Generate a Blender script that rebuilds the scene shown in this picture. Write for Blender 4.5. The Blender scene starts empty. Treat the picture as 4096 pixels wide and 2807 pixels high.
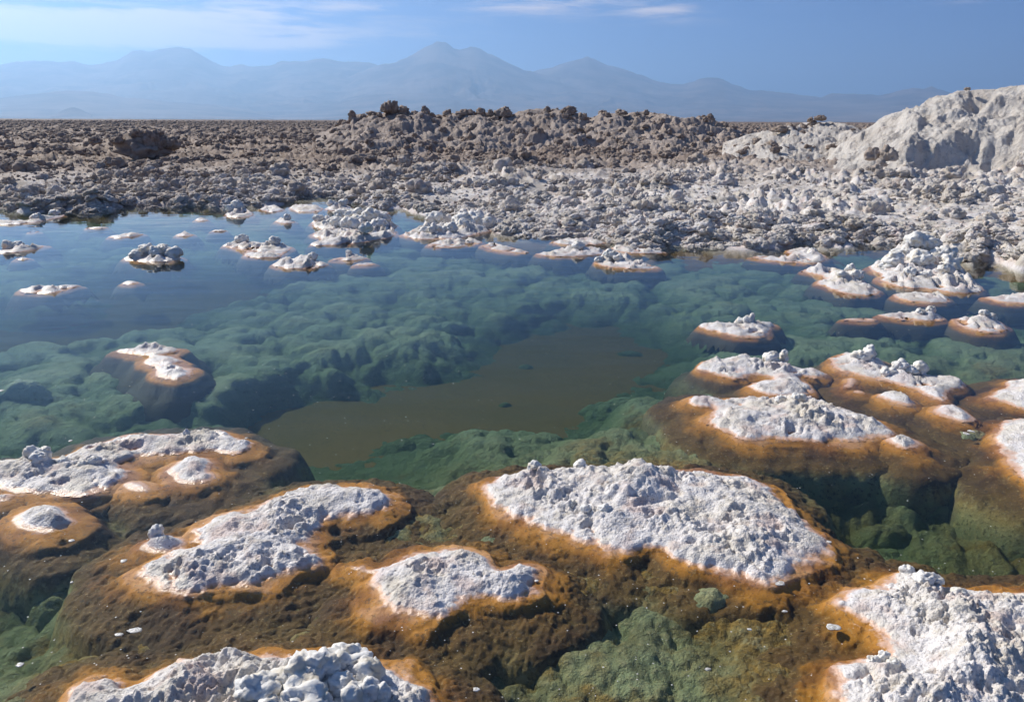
import bpy, math, random
import numpy as np

# ------------------------------------------------------------------ camera, sky, sun, exposure
scn = bpy.context.scene
COL = scn.collection
H = 1.7                                   # eye height above the water
LENS = 28.0
FS = LENS / 36.0 * 4096.0                 # focal length in photo pixels
CX, CY = 2048.0, 1403.5
HORIZON = 483.0                           # photo row of the horizon at the centre column
PITCH = math.atan((CY - HORIZON) / FS)
ROLL = math.radians(0.25)

cam = bpy.data.cameras.new('camera')
cam.lens = LENS; cam.sensor_width = 36.0
cam.clip_start = 0.05; cam.clip_end = 200000.0
camo = bpy.data.objects.new('camera', cam); COL.objects.link(camo)
from mathutils import Matrix, Vector
Mrot = Matrix.Rotation(math.pi / 2 - PITCH, 4, 'X') @ Matrix.Rotation(ROLL, 4, 'Z')
camo.matrix_world = Matrix.Translation((0, 0, H)) @ Mrot
scn.camera = camo
RM = np.array(Mrot.to_3x3())

SUN_AZ = math.radians(-52.0)              # left of the viewing direction
SUN_EL = math.radians(37.0)
world = bpy.data.worlds.new('World'); scn.world = world; world.use_nodes = True
wn, wl = world.node_tree.nodes, world.node_tree.links
wn.clear()
SKY_STRENGTH = 0.052

sl = bpy.data.lights.new('sun', 'SUN'); sl.energy = 5.0; sl.angle = math.radians(0.53)
sl.color = (1.0, 0.93, 0.82)
so = bpy.data.objects.new('sun', sl); COL.objects.link(so)
sd_ = Vector((math.sin(SUN_AZ) * math.cos(SUN_EL), math.cos(SUN_AZ) * math.cos(SUN_EL), math.sin(SUN_EL)))
so.rotation_euler = sd_.to_track_quat('Z', 'Y').to_euler(); so.location = (-20, 10, 30)

scn.view_settings.view_transform = 'Standard'
scn.view_settings.look = 'None'
scn.view_settings.exposure = 0.36
scn.view_settings.gamma = 1.0
scn.render.engine = 'CYCLES'
cy = scn.cycles
cy.use_denoising = True
cy.use_adaptive_sampling = True; cy.adaptive_threshold = 0.02
cy.max_bounces = 7; cy.diffuse_bounces = 3; cy.glossy_bounces = 3; cy.transmission_bounces = 4
cy.volume_bounces = 1; cy.transparent_max_bounces = 12
cy.caustics_reflective = False; cy.caustics_refractive = False

# ------------------------------------------------------------------ photo pixel <-> place
def ray(px, py):
    px = np.asarray(px, float); py = np.asarray(py, float)
    v = np.stack([(px - CX) / FS, -(py - CY) / FS, -np.ones_like(px)], -1)
    return v @ RM.T
def ground(px, py, z=0.0):
    d = ray(px, py)
    t = (z - H) / d[..., 2]
    return np.stack([d[..., 0] * t, d[..., 1] * t], -1)
def height_at(P, px, py):
    d = ray(px, py)
    return H + d[2] * P[1] / d[1]
def azel(px, py):
    d = ray(px, py)
    return np.arctan2(d[..., 0], d[..., 1]), np.arctan2(d[..., 2], np.hypot(d[..., 0], d[..., 1]))
# views the outlines were measured in: (x0, y0, scale)
VIEW = {'D': (0, 0, 2324 / 4096), 3: (0, 650, 2324 / 2048), 4: (2048, 650, 2324 / 2048), 5: (0, 1350, 1.66),
        6: (1350, 1350, 1.66), 7: (2696, 1250, 1.66), 8: (0, 2000, 1.66), 9: (1350, 2000, 1.66), 10: (2696, 2000, 1.66),
        'R': (1200, 380, 2324 / 1100), 'Q': (2200, 400, 2.324), 'B': (3096, 320, 2.324), 'L': (0, 450, 2.324)}
def src(view, x, y):
    x0, y0, s = VIEW[view]
    return x0 + np.asarray(x, float) / s, y0 + np.asarray(y, float) / s
def parse(t):
    return np.array([[float(v) for v in p.split(',')] for p in t.split()])

# ------------------------------------------------------------------ noise
def _h(ix, iy, iz, seed):
    n = (ix.astype(np.int64) * 374761393 + iy.astype(np.int64) * 668265263 + np.asarray(iz).astype(np.int64) * 2147483647 + seed * 974634777) & 0xFFFFFFFF
    n = ((n ^ (n >> 13)) * 1274126177) & 0xFFFFFFFF
    n = ((n ^ (n >> 16)) * 2246822519) & 0xFFFFFFFF
    n = n ^ (n >> 15)
    return (n & 0xFFFFFF) / float(0x1000000)
_TAB = np.random.default_rng(20240501).random((1024, 1024)).astype(np.float32)
def _g(ix, iy, seed):
    a = (seed * 7919 + 101) & 1023; b = (seed * 104729 + 577) & 1023
    return _TAB[(ix + a) & 1023, (iy + b) & 1023]
def vn2(x, y, seed=0):
    ix = np.floor(x); iy = np.floor(y); fx = x - ix; fy = y - iy
    u = fx * fx * fx * (fx * (fx * 6 - 15) + 10); v = fy * fy * fy * (fy * (fy * 6 - 15) + 10)
    ix = ix.astype(np.int32); iy = iy.astype(np.int32)
    a = _g(ix, iy, seed); b = _g(ix + 1, iy, seed); c = _g(ix, iy + 1, seed); d = _g(ix + 1, iy + 1, seed)
    return (a * (1 - u) + b * u) * (1 - v) + (c * (1 - u) + d * u) * v - 0.5
def fbm2(x, y, octv=4, seed=0, gain=0.5):
    s = 0; a = 1.0
    for k in range(octv):
        s = s + a * vn2(x, y, seed + k * 17); x = x * 2.03 + 11.3; y = y * 2.03 + 5.7; a *= gain
    return s
def vn3(p, seed=0):
    i = np.floor(p); f = p - i; w = f * f * (3 - 2 * f); s = 0
    for dx in (0, 1):
        for dy in (0, 1):
            for dz in (0, 1):
                s = s + _h(i[:, 0] + dx, i[:, 1] + dy, i[:, 2] + dz, seed) * (w[:, 0] if dx else 1 - w[:, 0]) * (w[:, 1] if dy else 1 - w[:, 1]) * (w[:, 2] if dz else 1 - w[:, 2])
    return s - 0.5
def fbm3(p, octv=4, seed=0, gain=0.5):
    s = 0; a = 1.0
    for k in range(octv):
        s = s + a * vn3(p, seed + 13 * k); p = p * 2.03 + 7.1; a *= gain
    return s
def bumps(x, y, cell, seed=0, rmin=0.45, rmax=1.0):
    """packed round knobs, 0..~1 (in cells)"""
    x = x / cell; y = y / cell
    ix = np.floor(x).astype(np.int32); iy = np.floor(y).astype(np.int32); best = np.zeros_like(x)
    for dx in (-1, 0, 1):
        for dy in (-1, 0, 1):
            cx = ix + dx; cyy = iy + dy
            px = cx + _g(cx, cyy, seed); py = cyy + _g(cx, cyy, seed + 1)
            r = rmin + (rmax - rmin) * _g(cx, cyy, seed + 2)
            best = np.maximum(best, r * r - (x - px) ** 2 - (y - py) ** 2)
    return np.sqrt(best)
def bumps3(p, cell, seed=0, rmin=0.5, rmax=1.0):
    p = p / cell; i = np.floor(p); best = np.zeros(len(p))
    for dx in (-1, 0, 1):
        for dy in (-1, 0, 1):
            for dz in (-1, 0, 1):
                a, b, c = i[:, 0] + dx, i[:, 1] + dy, i[:, 2] + dz
                q0 = a + _h(a, b, c, seed); q1 = b + _h(a, b, c, seed + 1); q2 = c + _h(a, b, c, seed + 2)
                r = rmin + (rmax - rmin) * _h(a, b, c, seed + 3)
                best = np.maximum(best, r * r - (p[:, 0] - q0) ** 2 - (p[:, 1] - q1) ** 2 - (p[:, 2] - q2) ** 2)
    return np.sqrt(best)
def sm(a, b, x):
    t = np.clip((x - a) / (b - a), 0, 1); return t * t * (3 - 2 * t)
def poly_sd(P, x, y):
    """signed distance, positive inside polygon P (n,2)"""
    d2 = np.full(x.shape, 1e18); ins = np.zeros(x.shape, bool); n = len(P)
    for i in range(n):
        ax, ay = P[i]; bx, by = P[(i + 1) % n]
        ex, ey = bx - ax, by - ay
        t = np.clip(((x - ax) * ex + (y - ay) * ey) / (ex * ex + ey * ey + 1e-12), 0, 1)
        d2 = np.minimum(d2, (x - ax - t * ex) ** 2 + (y - ay - t * ey) ** 2)
        c = ((ay > y) != (by > y))
        xx = ax + (y - ay) / (ey if abs(ey) > 1e-12 else 1e-12) * ex
        ins ^= c & (x < xx)
    d = np.sqrt(d2)
    return np.where(ins, d, -d)
def chaikin(P, n=2):
    for _ in range(n):
        Q = np.roll(P, -1, 0)
        P = np.stack([0.75 * P + 0.25 * Q, 0.25 * P + 0.75 * Q], 1).reshape(-1, 2)
    return P

# ------------------------------------------------------------------ meshes and objects
def raw_mesh(name, co, faces, mat, smooth=True):
    co = np.asarray(co, np.float32); faces = np.asarray(faces, np.int32); k = faces.shape[1]
    me = bpy.data.meshes.new(name)
    me.vertices.add(len(co)); me.vertices.foreach_set('co', co.ravel())
    me.loops.add(faces.size); me.loops.foreach_set('vertex_index', faces.ravel())
    me.polygons.add(len(faces))
    me.polygons.foreach_set('loop_start', np.arange(len(faces), dtype=np.int32) * k)
    me.polygons.foreach_set('loop_total', np.full(len(faces), k, np.int32))
    me.polygons.foreach_set('use_smooth', np.full(len(faces), smooth))
    me.update(calc_edges=True)
    if mat: me.materials.append(mat)
    return me
def grid_faces(nr, nc):
    i = np.arange(nr * nc).reshape(nr, nc)
    return np.stack([i[:-1, :-1], i[:-1, 1:], i[1:, 1:], i[1:, :-1]], -1).reshape(-1, 4)
def compact(co, faces):
    u, inv = np.unique(faces, return_inverse=True)
    return co[u], inv.reshape(faces.shape)
def link(name, me, parent=None, loc=None):
    o = bpy.data.objects.new(name, me); COL.objects.link(o)
    if parent: o.parent = parent
    if loc is not None: o.location = loc
    return o
def tag(o, label=None, cat=None, group=None, kind=None):
    if label: o['label'] = label
    if cat: o['category'] = cat
    if group: o['group'] = group
    if kind: o['kind'] = kind
    return o

# ------------------------------------------------------------------ materials
class NT:
    def __init__(s, name):
        s.m = bpy.data.materials.new(name); s.m.use_nodes = True
        s.t = s.m.node_tree; s.t.nodes.clear()
        s.out = s.t.nodes.new('ShaderNodeOutputMaterial')
    def n(s, typ, **kw):
        nd = s.t.nodes.new(typ)
        for k, v in kw.items():
            if k.startswith('i_'):
                key = k[2:].replace('_', ' ')
                sock = nd.inputs[int(key)] if key.isdigit() else nd.inputs[key]
                if isinstance(v, bpy.types.NodeSocket): s.t.links.new(v, sock)
                else: sock.default_value = v
            else: setattr(nd, k, v)
        return nd
    def pos(s):
        return s.n('ShaderNodeNewGeometry').outputs['Position']
    def noise(s, vec, scale, detail=4, rough=0.55, dist=0.0):
        return s.n('ShaderNodeTexNoise', i_Vector=vec, i_Scale=scale, i_Detail=detail, i_Roughness=rough, i_Distortion=dist).outputs[0]
    def math(s, op, a, b=0.0, c=0.0, clamp=False):
        nd = s.t.nodes.new('ShaderNodeMath'); nd.operation = op; nd.use_clamp = clamp
        for i, v in enumerate((a, b, c)):
            if isinstance(v, bpy.types.NodeSocket): s.t.links.new(v, nd.inputs[i])
            else: nd.inputs[i].default_value = v
        return nd.outputs[0]
    def rng(s, v, a, b, c=0.0, d=1.0, smooth=True):
        nd = s.n('ShaderNodeMapRange', interpolation_type='SMOOTHSTEP' if smooth else 'LINEAR')
        for k, x in (('Value', v), ('From Min', a), ('From Max', b), ('To Min', c), ('To Max', d)):
            if isinstance(x, bpy.types.NodeSocket): s.t.links.new(x, nd.inputs[k])
            else: nd.inputs[k].default_value = x
        return nd.outputs[0]
    def mix(s, f, a, b, mode='MIX'):
        nd = s.n('ShaderNodeMix', data_type='RGBA', blend_type=mode)
        for k, v in ((0, f), (6, a), (7, b)):
            if isinstance(v, bpy.types.NodeSocket): s.t.links.new(v, nd.inputs[k])
            elif isinstance(v, (int, float)): nd.inputs[k].default_value = v
            else: nd.inputs[k].default_value = (*v, 1.0)
        return nd.outputs[2]
    def ramp(s, f, stops, interp='LINEAR'):
        nd = s.n('ShaderNodeValToRGB', i_Fac=f); cr = nd.color_ramp; cr.interpolation = interp
        while len(cr.elements) < len(stops): cr.elements.new(0.5)
        for e, (p, c) in zip(cr.elements, stops): e.position = p; e.color = (*c, 1.0)
        return nd.outputs[0]
    def xyz(s, v):
        return s.n('ShaderNodeSeparateXYZ', i_Vector=v).outputs
    def bump(s, h, strength=0.5, dist=0.01):
        return s.n('ShaderNodeBump', i_Height=h, i_Strength=strength, i_Distance=dist).outputs[0]
    def surf(s, sh): s.t.links.new(sh, s.out.inputs['Surface'])
    def vol(s, sh): s.t.links.new(sh, s.out.inputs['Volume'])
    def pbr(s, col, rough, normal=None, spec=0.4):
        nd = s.n('ShaderNodeBsdfPrincipled')
        for k, v in (('Base Color', col), ('Roughness', rough), ('Normal', normal), ('Specular IOR Level', spec)):
            if v is None: continue
            if isinstance(v, bpy.types.NodeSocket): s.t.links.new(v, nd.inputs[k])
            elif isinstance(v, tuple): nd.inputs[k].default_value = (*v, 1.0)
            else: nd.inputs[k].default_value = v
        s.surf(nd.outputs[0]); return nd

def salt_colour(T, p, brown=None, cream=0.7):
    """white halite with greyish-cream dust, pink stains and dark specks"""
    n1 = T.noise(p, 3.2, 5, 0.6); n2 = T.noise(p, 14, 5, 0.65); n3 = T.noise(p, 7.0, 3, 0.5); n4 = T.noise(p, 75, 3, 0.6)
    c = T.mix(T.rng(n1, 0.42, 0.66), (0.775, 0.74, 0.72), (0.66, 0.61, 0.535))
    c = T.mix(T.math('MULTIPLY', T.rng(n2, 0.46, 0.68), cream), c, (0.58, 0.52, 0.42))
    c = T.mix(T.math('MULTIPLY', T.rng(n3, 0.50, 0.70), 0.65), c, (0.60, 0.46, 0.43))
    c = T.mix(T.math('MULTIPLY', T.rng(n4, 0.57, 0.70), 0.75), c, (0.24, 0.205, 0.18))
    return c

def mat_shore():
    """one material for everything that runs through the waterline: salt above, peach and orange algae at the rim, olive mat below"""
    T = NT('salt_and_algae'); p = T.pos(); z = T.xyz(p)[2]
    salt = salt_colour(T, p)
    nz = T.noise(p, 9, 5, 0.6); nz2 = T.noise(p, 2.3, 3, 0.5); nz3 = T.noise(p, 45, 4, 0.65)
    zz = T.math('ADD', z, T.math('MULTIPLY', T.math('SUBTRACT', nz, 0.5), 0.045))
    zz = T.math('ADD', zz, T.math('MULTIPLY', T.math('SUBTRACT', nz3, 0.5), 0.02))
    zz = T.math('ADD', zz, T.math('MULTIPLY', T.math('SUBTRACT', nz2, 0.5), 0.07))
    f = T.rng(zz, -0.6, 0.03, 0, 1, smooth=False)
    def q(zv): return (zv + 0.6) / 0.63
    sub = T.ramp(f, [(q(-0.40), (0.14, 0.17, 0.11)), (q(-0.19), (0.33, 0.30, 0.15)), (q(-0.135), (0.33, 0.235, 0.082)), (q(-0.085), (0.13, 0.075, 0.016)),
                     (q(-0.045), (0.12, 0.060, 0.008)), (q(-0.024), (0.34, 0.145, 0.006)), (q(-0.009), (0.48, 0.21, 0.025)), (q(-0.002), (0.56, 0.29, 0.11))])
    deepm = T.rng(z, -0.065, -0.12)
    nz4 = T.noise(p, 26, 5, 0.7)
    sub = T.mix(T.math('MULTIPLY', T.math('MULTIPLY', T.rng(nz4, 0.50, 0.66), deepm), 0.85), sub, (0.44, 0.36, 0.17))
    sub = T.mix(T.math('MULTIPLY', T.math('MULTIPLY', T.rng(T.noise(p, 1.9, 4, 0.6), 0.44, 0.56), deepm), 0.75), sub, (0.30, 0.33, 0.165))
    sub = T.mix(T.math('MULTIPLY', T.rng(nz3, 0.52, 0.66), 0.62), sub, (0.055, 0.038, 0.016))
    sub = T.mix(T.math('MULTIPLY', T.rng(T.noise(p, 60, 4, 0.7), 0.56, 0.68), 0.45), sub, (0.46, 0.33, 0.13))
    sub = T.mix(T.rng(T.noise(p, 3.4, 4, 0.6), 0.45, 0.64, 0.0, 0.8), sub, T.mix(1.0, sub, (0.50, 0.42, 0.55), 'MULTIPLY'))
    sub = T.mix(T.math('MULTIPLY', T.rng(T.math('SUBTRACT', T.xyz(p)[1], T.math('MULTIPLY', T.xyz(p)[0], 0.42)), 4.2, 5.4, 0.0, 1.0), T.rng(z, -0.02, -0.05)), sub, (0.055, 0.050, 0.032))  # outlying drowned flanks darkened by colour, in place of shade and murky water
    zs = T.math('ADD', z, T.math('MULTIPLY', T.math('SUBTRACT', nz3, 0.5), 0.020))
    zs = T.math('ADD', zs, T.math('MULTIPLY', T.math('SUBTRACT', nz, 0.5), 0.012))
    rim = T.mix(T.rng(zs, 0.0035, 0.013), (0.68, 0.44, 0.31), salt)
    c = T.mix(T.rng(zs, -0.003, 0.004), sub, rim)
    vo = T.n('ShaderNodeTexVoronoi', feature='SMOOTH_F1', i_Vector=p, i_Scale=105.0, i_Smoothness=0.3).outputs['Distance']
    vo2 = T.n('ShaderNodeTexVoronoi', feature='F1', i_Vector=p, i_Scale=230.0).outputs['Distance']
    fine = T.math('SUBTRACT', T.math('MULTIPLY', T.noise(p, 70, 5, 0.75), 1.6), T.math('ADD', T.math('MULTIPLY', vo, 1.0), T.math('MULTIPLY', vo2, 0.45)))
    wet = T.rng(z, -0.012, -0.03)
    fine = T.math('ADD', T.math('MULTIPLY', fine, T.math('SUBTRACT', 1.0, wet)), T.math('MULTIPLY', T.math('ADD', T.math('MULTIPLY', nz4, 9.0), T.math('MULTIPLY', nz3, 4.0)), wet))
    nrm = T.bump(fine, T.rng(z, 0.0, 0.03, 0.3, 0.75), 0.006)
    rough = T.rng(T.math('ADD', z, T.math('MULTIPLY', nz, 0.03)), 0.02, 0.06, 0.28, 0.75)
    rough = T.math('MAXIMUM', rough, T.rng(z, -0.004, 0.001, 0.85, 0.0))
    T.pbr(c, rough, nrm, 0.45)
    return T.m
def mat_land():
    T = NT('salt_crust_ground'); p = T.pos(); s = T.xyz(p)
    salt = T.mix(T.rng(T.noise(p, 0.8, 4, 0.6), 0.40, 0.68, 0.05, 0.65), salt_colour(T, p, cream=0.9), (0.50, 0.45, 0.385))
    n1 = T.noise(p, 0.22, 4, 0.6); n2 = T.noise(p, 1.6, 5, 0.65); n5 = T.noise(p, 9, 4, 0.6)
    far = T.math('ADD', T.math('SUBTRACT', s[1], T.math('MULTIPLY', s[0], 0.22)), T.math('MULTIPLY', T.math('SUBTRACT', n1, 0.5), 16.0))
    far = T.math('ADD', far, T.math('MULTIPLY', T.math('SUBTRACT', n2, 0.5), 12.0))
    b = T.rng(far, 15, 31, 0.0, 0.97)
    brown = T.mix(T.rng(n2, 0.38, 0.65), (0.215, 0.157, 0.122), (0.33, 0.26, 0.212))
    brown = T.mix(T.math('MULTIPLY', T.rng(n5, 0.58, 0.72), 0.5), brown, (0.48, 0.43, 0.37))
    c = T.mix(b, salt, T.mix(T.rng(s[1], 70, 160), brown, (0.16, 0.115, 0.092)))  # distant plain darker in colour, standing in for clods shading one another
    flat = T.mix(T.rng(n2, 0.4, 0.6), (0.66, 0.57, 0.53), (0.70, 0.66, 0.65))
    flat = T.mix(T.rng(s[2], -0.12, 0.004), (0.36, 0.17, 0.05), flat)
    c = T.mix(T.math('MULTIPLY', T.rng(s[2], 0.018, 0.06, 1, 0), T.rng(s[1], 26, 34, 1, 0)), c, flat)
    nrm = T.bump(T.noise(p, 28, 5, 0.7), 0.8, 0.03)
    T.pbr(c, 0.8, nrm, 0.25)
    return T.m
def mat_clod():
    T = NT('salt_clod_crust'); p = T.pos(); s = T.xyz(p)
    rnd = T.n('ShaderNodeObjectInfo').outputs['Random']
    salt = T.mix(T.rng(T.noise(p, 0.8, 4, 0.6), 0.40, 0.68, 0.05, 0.65), salt_colour(T, p, cream=0.9), (0.48, 0.43, 0.365))
    n1 = T.noise(p, 0.22, 4, 0.6); n2 = T.noise(p, 5, 5, 0.65)
    far = T.math('ADD', T.math('SUBTRACT', s[1], T.math('MULTIPLY', s[0], 0.22)), T.math('MULTIPLY', T.math('SUBTRACT', n1, 0.5), 16.0))
    far = T.math('ADD', far, T.math('MULTIPLY', T.math('SUBTRACT', rnd, 0.5), 9.0))
    b = T.rng(far, 14, 29, 0.02, 1.0)
    brown = T.mix(T.rng(n2, 0.36, 0.66), (0.24, 0.182, 0.148), (0.39, 0.318, 0.265))
    brown = T.mix(T.math('MULTIPLY', rnd, 0.35), brown, (0.42, 0.35, 0.29))
    c = T.mix(b, salt, brown)
    T.pbr(c, 0.85, T.bump(T.noise(p, 35, 5, 0.7), 0.9, 0.03), 0.2)
    return T.m
def mat_bank():
    T = NT('pale_salt_bank'); p = T.pos()
    n1 = T.noise(p, 0.9, 5, 0.6); n2 = T.noise(p, 6, 6, 0.7); n3 = T.noise(p, 22, 4, 0.7)
    c = T.mix(T.rng(n1, 0.38, 0.66), (0.78, 0.73, 0.67), (0.68, 0.615, 0.545))
    c = T.mix(T.math('MULTIPLY', T.rng(n2, 0.52, 0.7), 0.6), c, (0.36, 0.30, 0.25))
    c = T.mix(T.math('MULTIPLY', T.rng(n3, 0.55, 0.75), 0.5), c, (0.64, 0.60, 0.56))
    h = T.math('ADD', T.math('MULTIPLY', n2, 1.0), T.math('MULTIPLY', n3, 0.4))
    T.pbr(c, 0.85, T.bump(h, 1.0, 0.16), 0.2)
    return T.m
def mat_ridge():
    T = NT('dusty_salt_ridge'); p = T.pos()
    n1 = T.noise(p, 0.7, 5, 0.6); n2 = T.noise(p, 5, 6, 0.7)
    c = T.mix(T.rng(n1, 0.38, 0.66), (0.42, 0.355, 0.31), (0.33, 0.27, 0.23))
    c = T.mix(T.math('MULTIPLY', T.rng(n2, 0.5, 0.7), 0.6), c, (0.27, 0.215, 0.18))
    T.pbr(c, 0.9, T.bump(n2, 0.9, 0.1), 0.2)
    return T.m
def mat_mat():
    """submerged microbial mat: pale green away from the shore, tan, olive and amber where it is shallow"""
    T = NT('microbial_mat'); p = T.pos(); s = T.xyz(p)
    n1 = T.noise(p, 1.4, 4, 0.55); n2 = T.noise(p, 30, 5, 0.7); n3 = T.noise(p, 6, 4, 0.6)
    z = T.math('ADD', s[2], T.math('MULTIPLY', T.math('SUBTRACT', n3, 0.5), 0.10))
    near = T.rng(T.math('ADD', T.math('SUBTRACT', s[1], T.math('MULTIPLY', s[0], 0.42)), T.math('MULTIPLY', T.math('SUBTRACT', n1, 0.5), 4.0)), 3.4, 5.4, 1, 0)
    green = T.mix(T.rng(n1, 0.35, 0.65), (0.30, 0.42, 0.29), (0.45, 0.56, 0.38))
    n7 = T.noise(p, 2.6, 4, 0.6)
    olive = T.mix(T.rng(n1, 0.44, 0.62), (0.38, 0.41, 0.23), (0.42, 0.31, 0.135))
    olive = T.mix(T.math('MULTIPLY', T.rng(n7, 0.55, 0.66), 0.8), olive, (0.40, 0.21, 0.04))
    olive = T.mix(T.math('MULTIPLY', T.rng(n7, 0.47, 0.36), 0.7), olive, (0.16, 0.14, 0.07))
    c = T.mix(T.math('MULTIPLY', near, 0.85), green, olive)
    amb = T.math('MULTIPLY', T.math('MULTIPLY', T.rng(z, -0.17, -0.10), T.rng(n1, 0.42, 0.6)), T.rng(s[1], 3.6, 5.5, 0.8, 0.12))
    sh = T.n('ShaderNodeAttribute', attribute_name='shore').outputs['Fac']
    n6a = T.noise(p, 17, 5, 0.7); n7b = T.noise(p, 2.9, 4, 0.6)
    amb = T.math('MAXIMUM', amb, T.math('MULTIPLY', T.rng(T.math('ADD', sh, T.math('MULTIPLY', T.math('SUBTRACT', n7b, 0.5), 2.2)), 0.30, 0.80), 0.9))
    c = T.mix(amb, c, T.mix(T.rng(n6a, 0.35, 0.65), (0.13, 0.078, 0.022), (0.44, 0.26, 0.06)))
    c = T.mix(T.math('MULTIPLY', T.rng(n3, 0.54, 0.70), 0.35), c, (0.14, 0.15, 0.08))
    n6 = T.noise(p, 22, 5, 0.7)
    c = T.mix(T.math('MULTIPLY', T.rng(n6, 0.50, 0.66), 0.55), c, T.mix(near, (0.38, 0.48, 0.33), (0.50, 0.45, 0.26)))
    c = T.mix(T.math('MULTIPLY', T.rng(n2, 0.56, 0.70), 0.5), c, (0.09, 0.09, 0.05))
    T.pbr(c, 0.9, T.bump(T.math('ADD', n2, n6), 0.9, 0.045), 0.1)
    return T.m
def mat_bed():
    T = NT('brown_mud'); p = T.pos()
    n1 = T.noise(p, 0.8, 4, 0.55); n2 = T.noise(p, 40, 4, 0.7)
    c = T.mix(T.rng(n1, 0.35, 0.65), (0.46, 0.305, 0.155), (0.56, 0.34, 0.165))
    c = T.mix(T.math('MULTIPLY', T.rng(n2, 0.5, 0.7), 0.4), c, (0.22, 0.17, 0.11))
    T.pbr(c, 0.9, T.bump(n2, 0.3, 0.01), 0.1)
    return T.m
def mat_water():
    T = NT('pond_water'); p = T.pos()
    mp = T.n('ShaderNodeMapping', i_Vector=p); mp.inputs['Scale'].default_value = (1.0, 2.2, 1.0)
    w = T.math('ADD', T.math('MULTIPLY', T.noise(mp.outputs[0], 1.3, 3, 0.5), 1.0), T.math('MULTIPLY', T.noise(mp.outputs[0], 9, 2, 0.5), 0.05))
    nrm = T.bump(w, 0.02, 0.25)
    inc = T.n('ShaderNodeNewGeometry').outputs['Incoming']
    vd = T.n('ShaderNodeVectorMath', operation='DOT_PRODUCT'); T.t.links.new(inc, vd.inputs[0]); T.t.links.new(nrm, vd.inputs[1])
    cosi = T.math('ABSOLUTE', vd.outputs['Value'])
    fr = T.math('ADD', 0.02, T.math('MULTIPLY', 0.98, T.math('POWER', T.math('SUBTRACT', 1.0, cosi, clamp=True), 7.0)))   # Schlick, the same from both sides
    tr = T.n('ShaderNodeBsdfTransparent', i_Color=(1, 1, 1, 1)).outputs[0]
    gl = T.n('ShaderNodeBsdfGlossy', i_Roughness=0.01, i_Normal=nrm, i_Color=(1, 1, 1, 1)).outputs[0]
    T.surf(T.n('ShaderNodeMixShader', i_0=fr, i_1=tr, i_2=gl).outputs[0])
    ab = T.n('ShaderNodeVolumeAbsorption', i_Color=(0.45, 0.56, 0.45, 1), i_Density=2.5).outputs[0]
    sc = T.n('ShaderNodeVolumeScatter', i_Color=(0.50, 0.85, 0.78, 1), i_Density=0.03, i_Anisotropy=0.2).outputs[0]
    T.vol(T.n('ShaderNodeAddShader', i_0=ab, i_1=sc).outputs[0])
    return T.m
def mat_knob():
    T = NT('fresh_salt_crystals'); p = T.pos()
    n = T.noise(p, 60, 4, 0.65); n1 = T.noise(p, 18, 3, 0.5)
    c = T.mix(T.rng(n1, 0.45, 0.7), (0.76, 0.745, 0.71), (0.66, 0.60, 0.49))
    c = T.mix(T.math('MULTIPLY', T.rng(n, 0.6, 0.75), 0.3), c, (0.50, 0.42, 0.34))
    nd = T.pbr(c, 0.6, T.bump(n, 0.6, 0.006), 0.4)
    nd.inputs['Subsurface Weight'].default_value = 0.15; nd.inputs['Subsurface Radius'].default_value = (0.02, 0.02, 0.02)
    return T.m
def mat_flake():
    T = NT('floating_salt_film'); p = T.pos()
    c = T.mix(T.rng(T.noise(p, 120, 3, 0.6), 0.42, 0.6), (0.42, 0.40, 0.36), (0.74, 0.73, 0.70))
    T.pbr(c, 0.5, None, 0.4); return T.m
def mat_mountain():
    T = NT('volcanic_slopes'); p = T.pos()
    n = T.noise(p, 0.0006, 7, 0.62); n2 = T.noise(p, 0.00012, 4, 0.5)
    c = T.mix(T.rng(n, 0.35, 0.65), (0.07, 0.055, 0.05), (0.24, 0.19, 0.16))
    c = T.mix(T.math('MULTIPLY', T.rng(n2, 0.5, 0.7), 0.5), c, (0.27, 0.22, 0.18))
    T.pbr(c, 0.95, None, 0.1); return T.m
def mat_haze():
    T = NT('desert_haze')
    v = T.n('ShaderNodeVolumePrincipled')
    v.inputs['Color'].default_value = (0.42, 0.67, 1.0, 1); v.inputs['Density'].default_value = HAZE
    v.inputs['Anisotropy'].default_value = 0.5
    T.vol(v.outputs[0]); return T.m
HAZE = 4.0e-5

M_SHORE, M_LAND, M_CLOD, M_BANK, M_RIDGE, M_MAT, M_BED, M_WATER, M_KNOB, M_FLAKE, M_MOUNT, M_HAZE = (
    mat_shore(), mat_land(), mat_clod(), mat_bank(), mat_ridge(), mat_mat(), mat_bed(), mat_water(), mat_knob(), mat_flake(), mat_mountain(), mat_haze())

# ------------------------------------------------------------------ sky with thin cirrus (direction based, all round)
class WT(NT):
    def __init__(s, w): s.t = w.node_tree; s.out = s.t.nodes.new('ShaderNodeOutputWorld')
W = WT(world)
sky = W.n('ShaderNodeTexSky', sky_type='NISHITA', sun_disc=False, sun_elevation=SUN_EL, sun_rotation=SUN_AZ, altitude=2300.0, air_density=0.75, dust_density=0.2, ozone_density=3.0)
d = W.n('ShaderNodeTexCoord').outputs['Generated']
dx, dy, dz = W.xyz(d)
az = W.math('ARCTAN2', dx, dy); el = W.math('ARCSINE', dz)
comb = W.n('ShaderNodeCombineXYZ')
W.t.links.new(W.math('MULTIPLY', W.math('ADD', az, W.math('MULTIPLY', el, 1.6)), 8.0), comb.inputs[0]); W.t.links.new(W.math('MULTIPLY', el, 75.0), comb.inputs[1])
st = W.noise(comb.outputs[0], 1.0, 6, 0.55, 0.6)
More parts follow.
